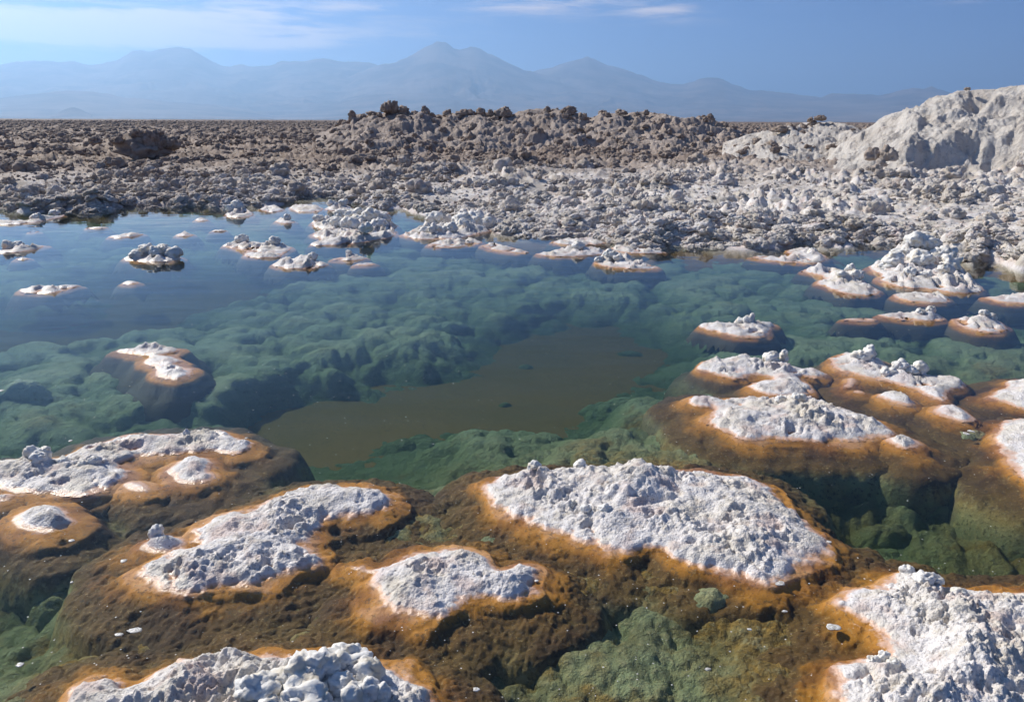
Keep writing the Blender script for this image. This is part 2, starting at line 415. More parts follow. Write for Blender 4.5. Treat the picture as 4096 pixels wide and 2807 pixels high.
comb2 = W.n('ShaderNodeCombineXYZ'); W.t.links.new(W.math('MULTIPLY', W.math('ADD', az, W.math('MULTIPLY', el, 2.0)), 26.0), comb2.inputs[0]); W.t.links.new(W.math('MULTIPLY', el, 150.0), comb2.inputs[1])
st2 = W.noise(comb2.outputs[0], 1.0, 5, 0.6, 1.0)
tex = W.math('ADD', W.math('MULTIPLY', st, 0.7), W.math('MULTIPLY', st2, 0.3))
mask = None
for (x, y, sx, sy, a) in ((250, 60, 520, 60, 0.36), (100, 58, 330, 36, 0.85), (420, 66, 260, 30, 0.7), (640, 96, 120, 12, 0.45), (300, 92, 300, 16, 0.45), (1230, 10, 150, 20, 0.55), (1500, 26, 80, 22, 0.6), (600, 30, 150, 26, 0.4), (800, 16, 90, 10, 0.3), (850, 75, 260, 12, 0.22), (1000, 20, 700, 40, 0.16), (2130, 4, 90, 10, 0.25)):
    px, py = src('D', x, y); a0, e0 = azel(px, py); a1, _ = azel(px + sx / VIEW['D'][2], py); _, e1 = azel(px, py - sy / VIEW['D'][2])
    u = W.math('DIVIDE', W.math('SUBTRACT', az, float(a0)), float(abs(a1 - a0))); v = W.math('DIVIDE', W.math('SUBTRACT', el, float(e0)), float(abs(e1 - e0)))
    g = W.math('MULTIPLY', W.math('EXPONENT', W.math('MULTIPLY', W.math('ADD', W.math('MULTIPLY', u, u), W.math('MULTIPLY', v, v)), -0.9)), a)
    mask = g if mask is None else W.math('ADD', mask, g)
general = W.math('MULTIPLY', W.rng(W.noise(d, 2.2, 3, 0.5), 0.5, 0.75), W.rng(el, 0.16, 0.35, 0, 0.05))   # the same thin cirrus over the rest of the dome
mask = W.math('ADD', mask, general)
cov = W.rng(W.math('ADD', W.math('MULTIPLY', W.math('SUBTRACT', tex, 0.5), 2.7), W.math('MULTIPLY', mask, 0.62)), -0.05, 0.62)
cov = W.math('MULTIPLY', cov, W.math('MINIMUM', W.math('MULTIPLY', mask, 1.6), 1.0), clamp=True)
tint = W.mix(1.0, sky.outputs[0], (0.56, 0.93, 1.46), 'MULTIPLY')
skc = W.mix(W.math('MULTIPLY', cov, 0.9), tint, (19.0, 15.5, 14.0))
bg = W.n('ShaderNodeBackground', i_Color=skc, i_Strength=SKY_STRENGTH)
W.surf(bg.outputs[0])

# ------------------------------------------------------------------ far mountains
def mountain(name, label, prof, dist, front, back, seed, rough=1.0, floor=0.0, n=420, rows=46):
    P = parse(prof); px, py = src('D', P[:, 0], P[:, 1]); a, e = azel(px, py)
    az = np.linspace(a[0], a[-1], n); el = np.interp(az, a, e)
    zc = H + dist * np.tan(el)
    zc = zc + rough * 60 * fbm2(az * 90, az * 0, 5, seed, 0.6)
    t = np.concatenate([np.linspace(-1, 0, rows), np.linspace(0, 1, rows // 3)[1:]])
    A, Tt = np.meshgrid(az, t)
    Z0 = np.empty_like(A); kx = np.arange(-140, 141); zp = np.pad(zc, 140, mode='edge')
    for i_, t_ in enumerate(t):
        kern = np.exp(-0.5 * (kx / (0.6 + 26 * abs(t_) ** 0.8)) ** 2); Z0[i_] = np.convolve(zp, kern / kern.sum(), mode='valid')
    r = dist + np.where(Tt < 0, Tt * front, Tt * back)
    f = np.where(Tt < 0, np.clip(1 + Tt, 0, 1) ** 1.7, np.clip(1 - Tt, 0, 1) ** 1.3)
    X = r * np.sin(A); Y = r * np.cos(A)
    g = fbm2(X / 2600 + 0.8 * fbm2(X / 3000, Y / 3000, 3, seed + 5), Y / 2600, 6, seed + 3, 0.55)
    g = -np.abs(g)
    Z = Z0 * f + rough * g * 1000 * np.clip(-Tt, 0, 1) ** 0.6 * np.clip(f * 2.2, 0, 1) * np.clip(Z0 / 2500, 0.15, 1.0)
    edge = sm(0, 0.04, np.minimum((A - az[0]), (az[-1] - A)) / (az[-1] - az[0]))
    Z = np.where(f <= 0.0, -30, Z * (0.2 + 0.8 * edge) - 30 * (1 - edge))
    o = link(name, raw_mesh(name, np.stack([X, Y, Z], -1).reshape(-1, 3), grid_faces(*X.shape), M_MOUNT))
    tag(o, label, None, None, 'structure'); return o
mountain('mountain', 'hazy blue range with a broad flat-topped double volcano under the clouds',
         '-260,160 -150,150 0,146 40,140 85,137 130,142 160,138 200,147 225,146 265,137 300,116 322,113 345,118 365,111 400,109 432,112 455,124 480,140 500,148 520,152 545,147 560,150 610,150 640,140 700,139 735,132 760,139 800,141 840,143 870,152 920,165 1000,185 1100,210 1200,240', 42500, 21000, 9000, 1)
mountain('mountain', 'hazy blue volcano rising to a broad point right of the twin peaked one',
         '1000,240 1100,200 1150,180 1190,167 1210,162 1250,155 1290,140 1310,135 1330,130 1350,135 1375,146 1400,153 1440,165 1470,176 1500,186 1550,193 1580,183 1600,177 1640,178 1660,188 1690,202 1720,206 1780,212 1830,217 1860,221 1880,214 1930,213 1960,216 2000,216 2040,208 2075,198 2095,202 2115,195 2140,206 2180,222 2300,240 2500,250', 41500, 19000, 8000, 21)
mountain('mountain', 'hazy blue twin peaked volcano at the centre of the skyline',
         '600,262 700,235 780,180 830,160 860,149 900,139 940,122 965,108 990,97 1010,97 1030,110 1045,112 1070,106 1090,110 1120,127 1150,142 1190,160 1230,170 1300,182 1400,200 1500,222 1600,242 1700,258 1800,268', 38000, 18000, 8000, 41)
mountain('hill', 'low dark foothill crest in the haze below the flat-topped volcano',
         '-260,235 -120,228 0,222 60,214 120,209 155,205 200,208 240,211 270,220 330,226 400,232 480,238 560,250 640,262', 27000, 8000, 4000, 61, 0.5)
mountain('hill', 'low pale foothill crest in the haze below the twin peaked volcano',
         '560,262 650,250 740,238 800,228 850,216 920,213 960,211 1010,215 1060,222 1150,228 1250,236 1400,246 1550,258', 29000, 8000, 4000, 81, 0.5)
mountain('hill', 'small isolated cone on the far plain at the left',
         '110,262 130,256 145,249 165,244 182,248 196,255 210,260', 21000, 1800, 1500, 91, 0.15, n=80, rows=20)
mountain('hill', 'faint low foothill between the ridge and the pale salt bank at the right',
         '1560,290 1700,282 1850,284 1950,276 2050,268 2200,262 2400,255', 26000, 7000, 4000, 95, 0.4)

# ------------------------------------------------------------------ salt flat: shoreline, crusted field, far plain
SH = [(3, '-300,190 -100,205 0,200 150,214 300,215 450,222 540,204 640,203 760,198 870,188 980,196 1100,182 1200,186 1330,172 1500,166 1620,192 1760,194 1840,198 1930,225 2010,222 2080,235 2150,275'),
      (4, '-130,292 -40,300 20,312 80,320 200,326 300,326 440,335 490,378 560,385 640,388 720,362 830,368 1000,362 1100,372 1290,352 1430,354 1640,352 1780,352 1900,380 2000,410 2100,428 2170,412 2260,432 2324,452 2500,485 2800,520')]
sa, sr = [], []
for v, t in SH:
    P = parse(t); g = ground(*src(v, P[:, 0], P[:, 1]))
    sa += list(np.arctan2(g[:, 0], g[:, 1])); sr += list(np.hypot(g[:, 0], g[:, 1]))
sa = np.array(sa); sr = np.array(sr); k = np.argsort(sa); sa, sr = sa[k], sr[k]
def shore_r(a): return np.interp(a, sa, sr)
# shallow pans left in the crust: (polygon)
PANS = [chaikin(ground(*src(v, *parse(t).T))) for v, t in (
    ('L', '-200,790 0,752 120,742 240,745 250,765 150,790 0,812 -200,840'),
    ('L', '560,735 700,722 900,735 1080,752 1000,770 860,765 700,752'),
    (4, '60,165 150,160 300,185 420,190 480,200 400,212 300,200 180,180'),
    (3, '1280,165 1420,155 1560,158 1600,165 1480,175 1330,176'),
    (3, '1900,200 2000,195 2150,192 2180,200 2060,212 1950,214'))]
def land_z(X, Y, lumps=True):
    r = np.hypot(X, Y); a = np.arctan2(X, Y)
    n = fbm2(X / 1.1, Y / 1.1, 4, 3)
    sd = r - shore_r(a) + 0.9 * n
    z = np.where(sd < 0, np.maximum(sd * 0.16, -0.6), 0.03 * sm(0, 0.4, sd) + 0.20 * sm(0.3, 8, sd))
    z = z + 0.25 * sm(8, 30, sd) * fbm2(X / 6, Y / 6, 3, 8) * sm(300, 80, r)
    if lumps:
        wx = X + 0.16 * fbm2(X / 0.35, Y / 0.35, 3, 31); wy = Y + 0.16 * fbm2(X / 0.35, Y / 0.35, 3, 32)
        am = sm(-0.7, 0.5, sd + 0.8 * fbm2(X / 2.3, Y / 2.3, 3, 9)) * (0.35 + 1.25 * sm(-0.3, 0.4, fbm2(X / 2.6, Y / 2.6, 3, 5)))
        am = am * sm(400, 120, r)
        low = (bumps(wx, wy, 0.95, 40) - 0.55).clip(0) * 0.26
        L = low + 0.19 * bumps(wx, wy, 0.46, 44) + 0.13 * bumps(wx, wy, 0.21, 48) + 0.075 * bumps(X, Y, 0.10, 52)
        L = L * 0.72 + 0.09 * fbm2(X / 0.20, Y / 0.20, 3, 55, 0.55) - 0.10 * np.abs(fbm2(X / 0.4, Y / 0.4, 4, 57, 0.6))
        z = z + am * (L - 0.06)
        z = np.where((sd > 0) & (z < 0.008), 0.008 + 0.01 * n, z)
    for P in PANS:
        q = poly_sd(P, X, Y)
        z = np.where(q > -1.2, np.minimum(z, np.where(q > 0, -0.05, -0.05 + 0.10 * sm(0, -0.25, q) + 0.22 * sm(-0.25, -1.2, q) + 0.06 * fbm2(X / .3, Y / .3, 3, 77))), z)
    return z
azf = np.radians(np.concatenate([np.arange(-180, -40, 3.0), np.arange(-40, 40, 0.086), np.arange(40, 180.1, 3.0)]))
rr = [8.5]
while rr[-1] < 42: rr.append(rr[-1] * 1.0062)
while rr[-1] < 300: rr.append(rr[-1] * 1.016)
while rr[-1] < 60000: rr.append(rr[-1] * 1.12)
rr = np.array(rr)
A, R = np.meshgrid(azf, rr)
X = R * np.sin(A); Y = R * np.cos(A)
Z = land_z(X, Y)
o = link('ground', raw_mesh('ground', np.stack([X, Y, Z], -1).reshape(-1, 3), grid_faces(*X.shape)[:, ::-1], M_LAND))
tag(o, 'rough crusted salt flat reaching from the pond to the horizon', None, None, 'structure')

# ------------------------------------------------------------------ ridge and banks on the flat
def bank(name, label, cat, view, prof, rc, front, back, mat, seed, lump, shelf=None, na=300, nr=90, power=1.25, warp=0.10, crag=0.3):
    P = parse(prof); px, py = src(view, P[:, 0], P[:, 1]); a, e = azel(px, py)
    az = np.linspace(a[0], a[-1], na); el = np.interp(az, a, e)
    rcv = rc + 1.2 * fbm2(az * 25, az * 0, 3, seed)
    zc = H + rcv * np.tan(el)
    t = np.concatenate([np.linspace(-1, 0, nr), np.linspace(0, 1, nr // 3)[1:]])
    A, T = np.meshgrid(az, t); RC = np.meshgrid(rcv, t)[0]; ZC = np.meshgrid(zc, t)[0]
    r = RC + np.where(T < 0, T * front, T * back)
    X = r * np.sin(A); Y = r * np.cos(A)
    Tw = T + warp * fbm2(X / 1.7, Y / 1.7, 3, seed + 2) * sm(0, -0.15, T)
    f = np.where(T < 0, np.clip(1 + Tw, 0, 1) ** power, np.clip(1 - T, 0, 1))
    if shelf is not None: f = shelf(f, A, T)
    Z = -0.25 + (ZC + 0.25) * f
    wx = X + 0.25 * fbm2(X / 0.5, Y / 0.5, 3, seed + 6); wy = Y + 0.25 * fbm2(X / 0.5, Y / 0.5, 3, seed + 7)
    L = 0.45 * (bumps(wx, wy, 1.3, seed + 8) - 0.5) + 0.26 * (bumps(wx, wy, 0.6, seed + 11) - 0.4) + 0.14 * bumps(wx, wy, 0.28, seed + 14) + 0.07 * bumps(X, Y, 0.13, seed + 17)
    ed = sm(0, 0.06, np.minimum(A - az[0], az[-1] - A) / (az[-1] - az[0])) * sm(0, 0.12, 1 + T) * (0.35 + 0.65 * sm(0, 0.15, np.abs(T)))
    L = L + (0.45 if crag > 1 else 0.22) * fbm2(X / 0.6, Y / 0.6, 4, seed + 20, 0.55) - crag * np.abs(fbm2(X / 1.6, Y / 1.6, 5, seed + 22, 0.55))
    Z = Z + lump * L * ed
    Z = Z + np.where(np.minimum(A - az[0], az[-1] - A) < 1e-6, -0.4, 0)
    o = link(name, raw_mesh(name, np.stack([X, Y, Z], -1).reshape(-1, 3), grid_faces(*X.shape)[:, ::-1], mat))
    tag(o, label, cat); return X, Y, Z
bank('salt_ridge', 'long grey brown ridge of broken salt crust across the middle distance', 'ridge', 'D',
     '715,305 745,296 770,287 795,281 800,263 830,262 870,260 900,258 935,258 960,257 985,262 1010,265 1040,262 1062,261 1090,258 1130,262 1165,263 1175,257 1200,252 1230,250 1255,250 1285,254 1315,262 1340,267 1365,262 1395,258 1420,262 1450,255 1480,257 1510,262 1545,272 1580,273 1620,276 1645,283 1660,292 1690,303 1720,310',
     46.0, 12.0, 6.0, M_RIDGE, 300, 0.85, na=620, nr=110)
bank('salt_mound', 'low pale tan mound between the long ridge and the white bank', 'mound', 'D',
     '1640,325 1690,312 1740,300 1780,288 1810,283 1840,278 1870,275 1900,277 1930,284 1955,294 1985,305 2020,320', 38.0, 9.0, 5.0, M_BANK, 400, 0.7, na=260, nr=70)
def bshelf(f, A, T):
    # a scooped shelf half way down the face
    n1 = 0.10 * fbm2(A * 22, T * 3, 3, 911); n2 = 0.08 * fbm2(A * 40, T * 3, 3, 915)
    s = 0.56 * f + 0.26 * sm(0.34, 0.52, f + n1) + 0.18 * sm(0.68, 0.90, f + n2)
    return s
BX, BY, BZ = bank('salt_bank', 'large smooth cream white salt bank at the right edge of the flat', 'bank', 'D',
     '1780,372 1830,362 1880,345 1910,328 1940,308 1960,296 1985,282 2010,264 2040,250 2070,236 2100,226 2130,218 2160,211 2180,204 2200,201 2230,202 2260,204 2290,199 2324,194 2400,190 2500,188 2700,200 2900,240',
     34.0, 10.5, 8.0, M_BANK, 500, 0.38, shelf=bshelf, na=500, nr=130, power=1.05, warp=0.07, crag=1.6)

# ------------------------------------------------------------------ pond bed, mats, water
def ico(sub):
    import bmesh
    bm = bmesh.new(); bmesh.ops.create_icosphere(bm, subdivisions=sub, radius=1.0)
    v = np.array([x.co[:] for x in bm.verts]); bm.faces.ensure_lookup_table()
    f = np.array([[q.index for q in x.verts] for x in bm.faces]); bm.free()
    return v, f
ICO = {k: ico(k) for k in (2, 3, 4, 5)}

SAND = [chaikin(ground(*src('D', *parse(t).T), z=-0.35), 1) for t in (
    '1110,800 1200,765 1330,748 1490,762 1530,805 1480,880 1340,920 1320,960 1200,985 1140,985 1050,985 920,985 850,1005 840,1040 940,1070 960,1105 900,1115 780,1100 650,1105 580,1070 600,1005 700,955 850,915 880,880 1000,875 1080,850',
    '1870,1085 2050,1085 2130,1110 2150,1150 2200,1200 2324,1190 2500,1190 2500,1290 2150,1300 1990,1290 1900,1230 1850,1150',
    '-200,1430 0,1425 50,1440 100,1475 60,1560 0,1620 -200,1640',
    '-200,745 150,745 330,725 420,765 250,800 100,825 -200,830',
    '250,650 420,640 600,650 560,685 400,705 260,690')]
DEEP = [(chaikin(ground(*src('D', *parse(t).T), z=-0.35), 1), 0.20) for t in (
    '1900,1285 1800,1330 1770,1400 1740,1470 1680,1540 1560,1560 1640,1590 1760,1560 1800,1480 1880,1400 1960,1330 2000,1290',
    '20,1230 280,1240 300,1300 240,1390 120,1400 -60,1370 -60,1250',
    '420,1180 480,1140 600,1080 660,1090 640,1120 520,1160',
    '560,920 760,900 860,960 640,1010 540,990')]
BED = -0.36
n = 120
xs = np.linspace(-30, 30, n); ys = np.linspace(-6, 34, n); X, Y = np.meshgrid(xs, ys)
Z = BED + 0.02 * fbm2(X / 2, Y / 2, 3, 5)
o = link('pond_bed', raw_mesh('pond_bed', np.stack([X, Y, Z], -1).reshape(-1, 3), grid_faces(n, n), M_BED))
tag(o, 'smooth brown mud floor of the pond', None, None, 'structure')
import bmesh
bm = bmesh.new(); bmesh.ops.create_cube(bm, size=1.0)
for v in bm.verts: v.co = (v.co.x * 58, 14 + v.co.y * 38, -0.4 + v.co.z * 0.8)
me = bpy.data.meshes.new('pond_water'); bm.to_mesh(me); bm.free(); me.materials.append(M_WATER)
tag(link('pond_water', me), 'still clear greenish brine of the pond', None, None, 'structure')

# ------------------------------------------------------------------ salt islands
GROUP = 'salt islands in the pond'
ISL = []; ISLP = []
def knob_mesh(r, h, seed, sub=4):
    v, f = ICO[sub]
    k = max(r, 0.5 * h)
    q = v * np.array([r, r * 0.85, h * 0.55])
    dsp = 0.50 * r * (bumps3(q, r * 0.85, seed) - 0.5) + 0.34 * r * (bumps3(q, r * 0.40, seed + 5) - 0.45) + 0.22 * r * (bumps3(q, r * 0.19, seed + 9) - 0.45) + 0.12 * r * bumps3(q, r * 0.09, seed + 13)
    q = q + v * dsp[:, None] + 0.35 * r * np.stack([vn3(q / r * 1.3 + s, seed) for s in (1.1, 5.2, 9.3)], -1)
    return raw_mesh('salt_knob', q, f, M_KNOB)
def island(label, view, outline, peaks='', knobs='', edge=0.009, plateau=0.03, gran=1.0, shelf=0.07, depth=1.0, name='salt_island', cat='salt island', chunky=0.0, lumpy=1.0):
    seed = 1000 + 37 * len(ISL)
    S = parse(outline); P = chaikin(ground(*src(view, S[:, 0], S[:, 1])), 2)
    c = P.mean(0); dist = max(1.6, np.hypot(*c))
    st = min(0.05, 0.0020 * max(2.3, np.hypot(P[:, 0], P[:, 1]).min()))
    sty = st * (1.15 if dist < 4 else min(2.2, dist / 3.5))
    size = math.sqrt(abs(0.5 * np.sum(P[:, 0] * np.roll(P[:, 1], -1) - P[:, 1] * np.roll(P[:, 0], -1))))
    nr = np.hypot(*c) - 0.42 * c[0]; shal = dist < 4.6 or nr < 4.75
    mg = (0.46 if dist < 6.5 else 0.26) * depth
    lim = 46 * 2.3
    x0, x1 = P[:, 0].min() - mg, P[:, 0].max() + mg; y0, y1 = P[:, 1].min() - mg, P[:, 1].max() + mg
    y0 = max(y0, 1.5)
    lim = 0.66 * y1 + 0.45; x0 = max(x0, -lim); x1 = min(x1, lim)
    xs = np.arange(x0, x1 + st, st); ys = np.arange(y0, y1 + sty, sty)
    X, Y = np.meshgrid(xs, ys)
    sc = min(1.0, size / 0.5)
    sd0 = poly_sd(P, X, Y)
    sd = sd0 + sc * (0.045 * fbm2(X / 0.13, Y / 0.13, 3, seed) + 0.026 * fbm2(X / 0.04, Y / 0.04, 3, seed + 1))
    wx = X + 0.04 * fbm2(X / 0.09, Y / 0.09, 3, seed + 2); wy = Y + 0.04 * fbm2(X / 0.09, Y / 0.09, 3, seed + 3)
    pk = np.zeros_like(X)
    for (bx, by, ty, rp) in (parse(peaks) if peaks else []):
        by = by - 0.24 * (by - ty)
        bp = ground(*src(view, bx, by)); hz = height_at(bp, *src(view, bx, ty)) - plateau - edge - 0.012
        rad = np.hypot(*(ground(*src(view, bx + rp, by)) - bp))
        dd = np.hypot(wx - bp[0], (wy - bp[1])) / rad
        dd = dd * (1 + 0.35 * fbm2(X / (0.5 * rad), Y / (0.5 * rad), 3, seed + 4))
        pk = np.maximum(pk, max(hz, 0.0) * np.clip(1 - dd ** 1.9, 0, 1) ** 1.0 * (1 + 0.30 * fbm2(X / (0.4 * rad), Y / (0.4 * rad), 4, seed + 6)))
    ins = np.maximum(sd, 0)
    wi = sm(0.0, 0.11, ins)
    k0 = max(st / 0.0046, 1.0)                     # coarser knobs farther off
    hh = sm(0.0, 0.08, pk)
    kk = k0 ** 0.75
    g = kk * (0.0015 + 0.002 * hh) * bumps(wx, wy, 0.062 * max(1, 0.6 * k0), seed + 8) + kk * (0.0024 + 0.0018 * hh) * bumps(wx, wy, 0.030 * k0 ** .8, seed + 12) + kk * (0.0050 + 0.002 * hh) * bumps(X, Y, 0.015 * k0 ** .8, seed + 16)
    pit = np.clip(fbm2(X / (0.06 * k0 ** .6), Y / (0.06 * k0 ** .6), 4, seed + 25, 0.6) - 0.06, 0, 1)
    g = g - kk * 0.040 * pit + kk * 0.009 * fbm2(X / (0.02 * k0 ** .8), Y / (0.02 * k0 ** .8), 3, seed + 27, 0.6)
    g = g * (0.50 + 0.90 * sm(-0.12, 0.22, fbm2(X / 0.16, Y / 0.16, 3, seed + 28) + 0.25 * hh))
    if chunky:
        ck = sm(0.05, 0.22, ins) * chunky
        g = g + ck * (0.055 * (bumps(wx, wy, 0.13, seed + 20) - 0.35).clip(0) + 0.03 * bumps(wx, wy, 0.055, seed + 23))
    pw = min(0.30, 0.4 * size)
    und = fbm2(X / 0.22, Y / 0.22, 3, seed + 7)
    zi = edge * (1 - np.exp(-ins / 0.03)) + plateau * (0.25 + 0.75 * sm(0, pw, ins)) * sm(0, 0.05, ins) * (1 + 1.1 * und) + pk * sm(0, 0.10, ins) + gran * g * (0.10 + 0.90 * wi) * sm(0, 0.03, ins) * (1 + 0.5 * und)
    s = np.maximum(-sd, 0)
    ws = 0.45 * shelf * (0.75 + 3.2 * fbm2(X / 0.45, Y / 0.45, 3, seed + 9)).clip(0.18)
    if dist > 4.6: ws = ws * (0.35 if dist < 6.5 else 0.15)
    s3 = np.clip(-(sd0 + sc * 0.04 * fbm2(X / 0.16, Y / 0.16, 2, seed)) - 0.02 - ws, 0, None)
    zo = -0.30 * np.minimum(s, 0.02) - 0.36 * np.clip(s - 0.02, 0, ws) - 0.80 * np.clip(s3, 0, 0.035 if shal else 0.09) - (0.24 if shal else 0.55 if dist < 6.5 else 1.0) * np.clip(s3 - 0.035, 0, None)
    for Pq, wq in [(P_, 0.12) for P_, w_ in DEEP[:2] if dist < 4.6] + [(P_, 0.14) for P_ in SAND if dist < 4.6]:
        if Pq[:, 0].min() < x1 + .2 and Pq[:, 0].max() > x0 - .2 and Pq[:, 1].min() < y1 + .2 and Pq[:, 1].max() > y0 - .2: zo = zo - wq * sm(-0.10, 0.12, poly_sd(Pq, X, Y) + 0.06 * fbm2(X / .2, Y / .2, 2, seed + 60)) * sm(0.08, 0.26, s)
    lu = 0.020 * bumps(wx, wy, 0.15, seed + 30) + 0.011 * bumps(wx, wy, 0.06 * max(1, .7 * k0), seed + 33) + 0.006 * bumps(wx, wy, 0.030 * k0 ** .8, seed + 36) + 0.004 * bumps(X, Y, 0.016 * k0 ** .8, seed + 39)
    lu = lu + 0.010 * fbm2(X / (0.055 * k0 ** .7), Y / (0.055 * k0 ** .7), 4, seed + 41, 0.62) - 0.010 * np.abs(fbm2(X / 0.11, Y / 0.11, 4, seed + 44, 0.6))
    zo = zo + lumpy * (lu - 0.014) * sm(0.015, 0.09, s)
    zo = zo - 0.40 * (sm(0.24, 0.46, -sd0) if shal else sm(0.18, 0.40, -sd0)) * (dist < 6.5)
    zo = np.where((zo > -0.012) & (s > 0.05), -0.012 + 0.2 * (zo + 0.012), zo)
    Z = np.where(sd > 0, zi, zo)
    f = grid_faces(*X.shape); co = np.stack([X, Y, Z], -1).reshape(-1, 3)
    zf = co[f, 2]
    keep = (zf.max(1) > BED - 0.03) & (np.abs(co[f[:, 0], 0]) < 0.66 * co[f[:, 0], 1] + 0.45)
    above = keep & (zf.mean(1) > -0.0015)
    hs = 1 if dist < 4.0 else 2
    co2 = np.stack([X, Y, Z], -1)[::hs, ::hs]; f2 = grid_faces(*co2.shape[:2]); co2 = co2.reshape(-1, 3).copy()
    zf2 = co2[f2, 2]                       # farther drowned shelves at half the resolution, tucked just under the crust edge
    below = (zf2.max(1) > (BED - 0.03 if dist < 6.5 else -0.085)) & ((zf2.min(1) < -0.0015) if hs == 2 else (zf2.mean(1) <= -0.0015)) & (np.abs(co2[f2[:, 0], 0]) < 0.66 * co2[f2[:, 0], 1] + 0.45)
    if hs == 2: co2[:, 2] -= 0.002 * (co2[:, 2] > -0.002)
    root = bpy.data.objects.new(name, None); COL.objects.link(root); root.location = (c[0], c[1], 0); root.empty_display_size = 0.1
    tag(root, label, cat, GROUP); ISL.append(root); ISLP.append(P)
    off = np.array([c[0], c[1], 0])
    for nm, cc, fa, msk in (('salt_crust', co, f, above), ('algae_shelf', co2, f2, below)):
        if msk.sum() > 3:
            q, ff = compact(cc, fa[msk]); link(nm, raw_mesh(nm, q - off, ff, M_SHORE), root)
    for i, (bx, by, ty, wp) in enumerate(parse(knobs) if knobs else []):
        bp = ground(*src(view, bx, by)); rad = 0.5 * np.hypot(*(ground(*src(view, bx + wp, by)) - bp)); zt = height_at(bp, *src(view, bx, ty))
        ix = int(np.clip((bp[0] - xs[0]) / st, 0, len(xs) - 1)); iy = int(np.clip((bp[1] - ys[0]) / sty, 0, len(ys) - 1)); zb = max(0.0, Z[iy, ix]) - 0.01
        hk = max(zt - zb, rad * 1.1)
        link('salt_knob', knob_mesh(rad, hk, seed + 50 + i * 11, 4), root, (bp[0] - c[0], bp[1] - c[1], zb + hk * 0.44))
    return root

# --- foreground
island('large white central island with a sandy knobbed hump, nearest one in mid picture', 'D',
       '1097,1105 1110,1092 1130,1082 1190,1074 1300,1070 1400,1074 1500,1072 1560,1066 1620,1072 1680,1082 1720,1092 1750,1110 1765,1130 1800,1165 1840,1195 1870,1220 1880,1238 1865,1260 1830,1285 1790,1305 1760,1325 1720,1325 1660,1305 1600,1290 1550,1275 1510,1260 1500,1240 1460,1240 1430,1250 1395,1255 1350,1240 1300,1220 1250,1200 1200,1180 1150,1160 1115,1135',
       '1205,1112,1050,62 1260,1105,1062,50 1320,1105,1047,58 1425,1130,1045,120 1540,1105,1065,70 1400,1195,1150,90 1440,1190,1158,55 1350,1170,1130,80 1620,1150,1120,150 1780,1240,1205,70 1640,1240,1215,120 1720,1180,1150,110 1700,1290,1268,60 1180,1120,1085,40',
       '1330,1178,1148,22 1372,1182,1150,26 1300,1160,1135,20 1318,1092,1046,24 1212,1098,1050,26', plateau=0.05, gran=1.0, shelf=0.06)
island('flat white island with a notched right end, between the central island and the bottom edge', 9,
       '75,440 120,430 190,420 240,455 290,450 330,420 400,400 470,360 530,340 610,350 690,345 780,320 870,325 940,345 985,390 1020,440 1060,465 1130,450 1190,430 1240,435 1330,460 1290,500 1290,560 1320,605 1280,620 1220,650 1130,660 1040,640 950,635 870,655 810,690 790,720 700,750 600,775 530,745 430,730 350,720 290,690 250,640 270,590 215,530 240,490 170,485 100,470',
       '700,440,400,260 560,600,575,200 1120,560,525,150', plateau=0.045, gran=1.0, shelf=0.07)
island('long S shaped white island with a dark gash on its middle, left of centre', 'D',
       '432,1212 450,1195 500,1172 560,1157 620,1132 655,1114 690,1106 740,1108 800,1105 850,1109 890,1125 885,1150 850,1165 800,1170 750,1180 715,1205 700,1225 690,1240 720,1265 715,1285 670,1295 640,1310 590,1320 545,1328 500,1325 430,1345 390,1347 345,1330 310,1310 300,1297 330,1283 370,1265 410,1243 445,1240',
       '700,1150,1098,110 610,1175,1140,80 800,1140,1112,80 550,1215,1172,80 500,1210,1178,60 650,1210,1180,60 440,1290,1262,90 560,1290,1262,80 640,1280,1262,60',
       '', plateau=0.045, gran=1.15, shelf=0.08)
island('small white stub of an island beside the left end of the S shaped one', 8,
       '925,310 960,275 1030,255 1130,252 1200,255 1240,280 1200,320 1130,345 1040,348 970,335', '1065,295,195,110', '1050,270,168,80', plateau=0.02, shelf=0.08)
island('bottom edge island heaped with chunky bright white salt lumps', 'D',
       '150,1582 165,1556 200,1543 240,1541 270,1550 300,1556 350,1532 400,1506 440,1496 500,1488 560,1482 620,1478 680,1484 740,1490 820,1503 880,1520 930,1545 960,1575 972,1600 965,1680 560,1720 200,1700 140,1640',
       '600,1530,1490,150 500,1530,1502,130 760,1540,1495,130 420,1565,1535,130 700,1590,1545,150 850,1590,1550,60 560,1600,1560,140',
       '790,1545,1472,90 835,1560,1500,70 740,1580,1532,60 700,1590,1540,76 775,1600,1535,60 840,1605,1545,44 800,1620,1562,72 690,1640,1575,110 585,1630,1572,80 640,1605,1560,56 870,1608,1552,32 610,1655,1590,84 735,1648,1582,70', plateau=0.06, gran=1.3, shelf=0.06, chunky=1.0)
island('broad rough cream coloured island filling the bottom right corner', 10,
       '1080,690 1150,625 1210,600 1290,595 1400,565 1450,520 1500,500 1560,495 1620,510 1720,560 1800,605 1870,620 2000,620 2100,610 2324,615 2700,640 2700,1600 1150,1600 1150,1340 1110,1220 1065,1150 1110,1095 1200,1070 1280,1055 1340,1050 1400,1058 1450,1045 1400,960 1365,890 1330,840 1240,800 1150,760 1100,710',
       '1690,640,545,130 2100,800,640,420 2300,760,610,300 1640,840,790,110 1400,700,660,200 1350,1110,1025,110 1700,1150,1060,260 2000,1100,1000,350 1300,1250,1210,150 1600,1300,1230,200 2200,1300,1200,300',
       '1545,505,432,75 1700,620,530,110 1640,640,560,110 1385,1080,1005,70 1320,1095,1040,80 1450,1120,1055,80 1880,690,610,90', plateau=0.06, gran=1.4, shelf=0.075, chunky=0.45)
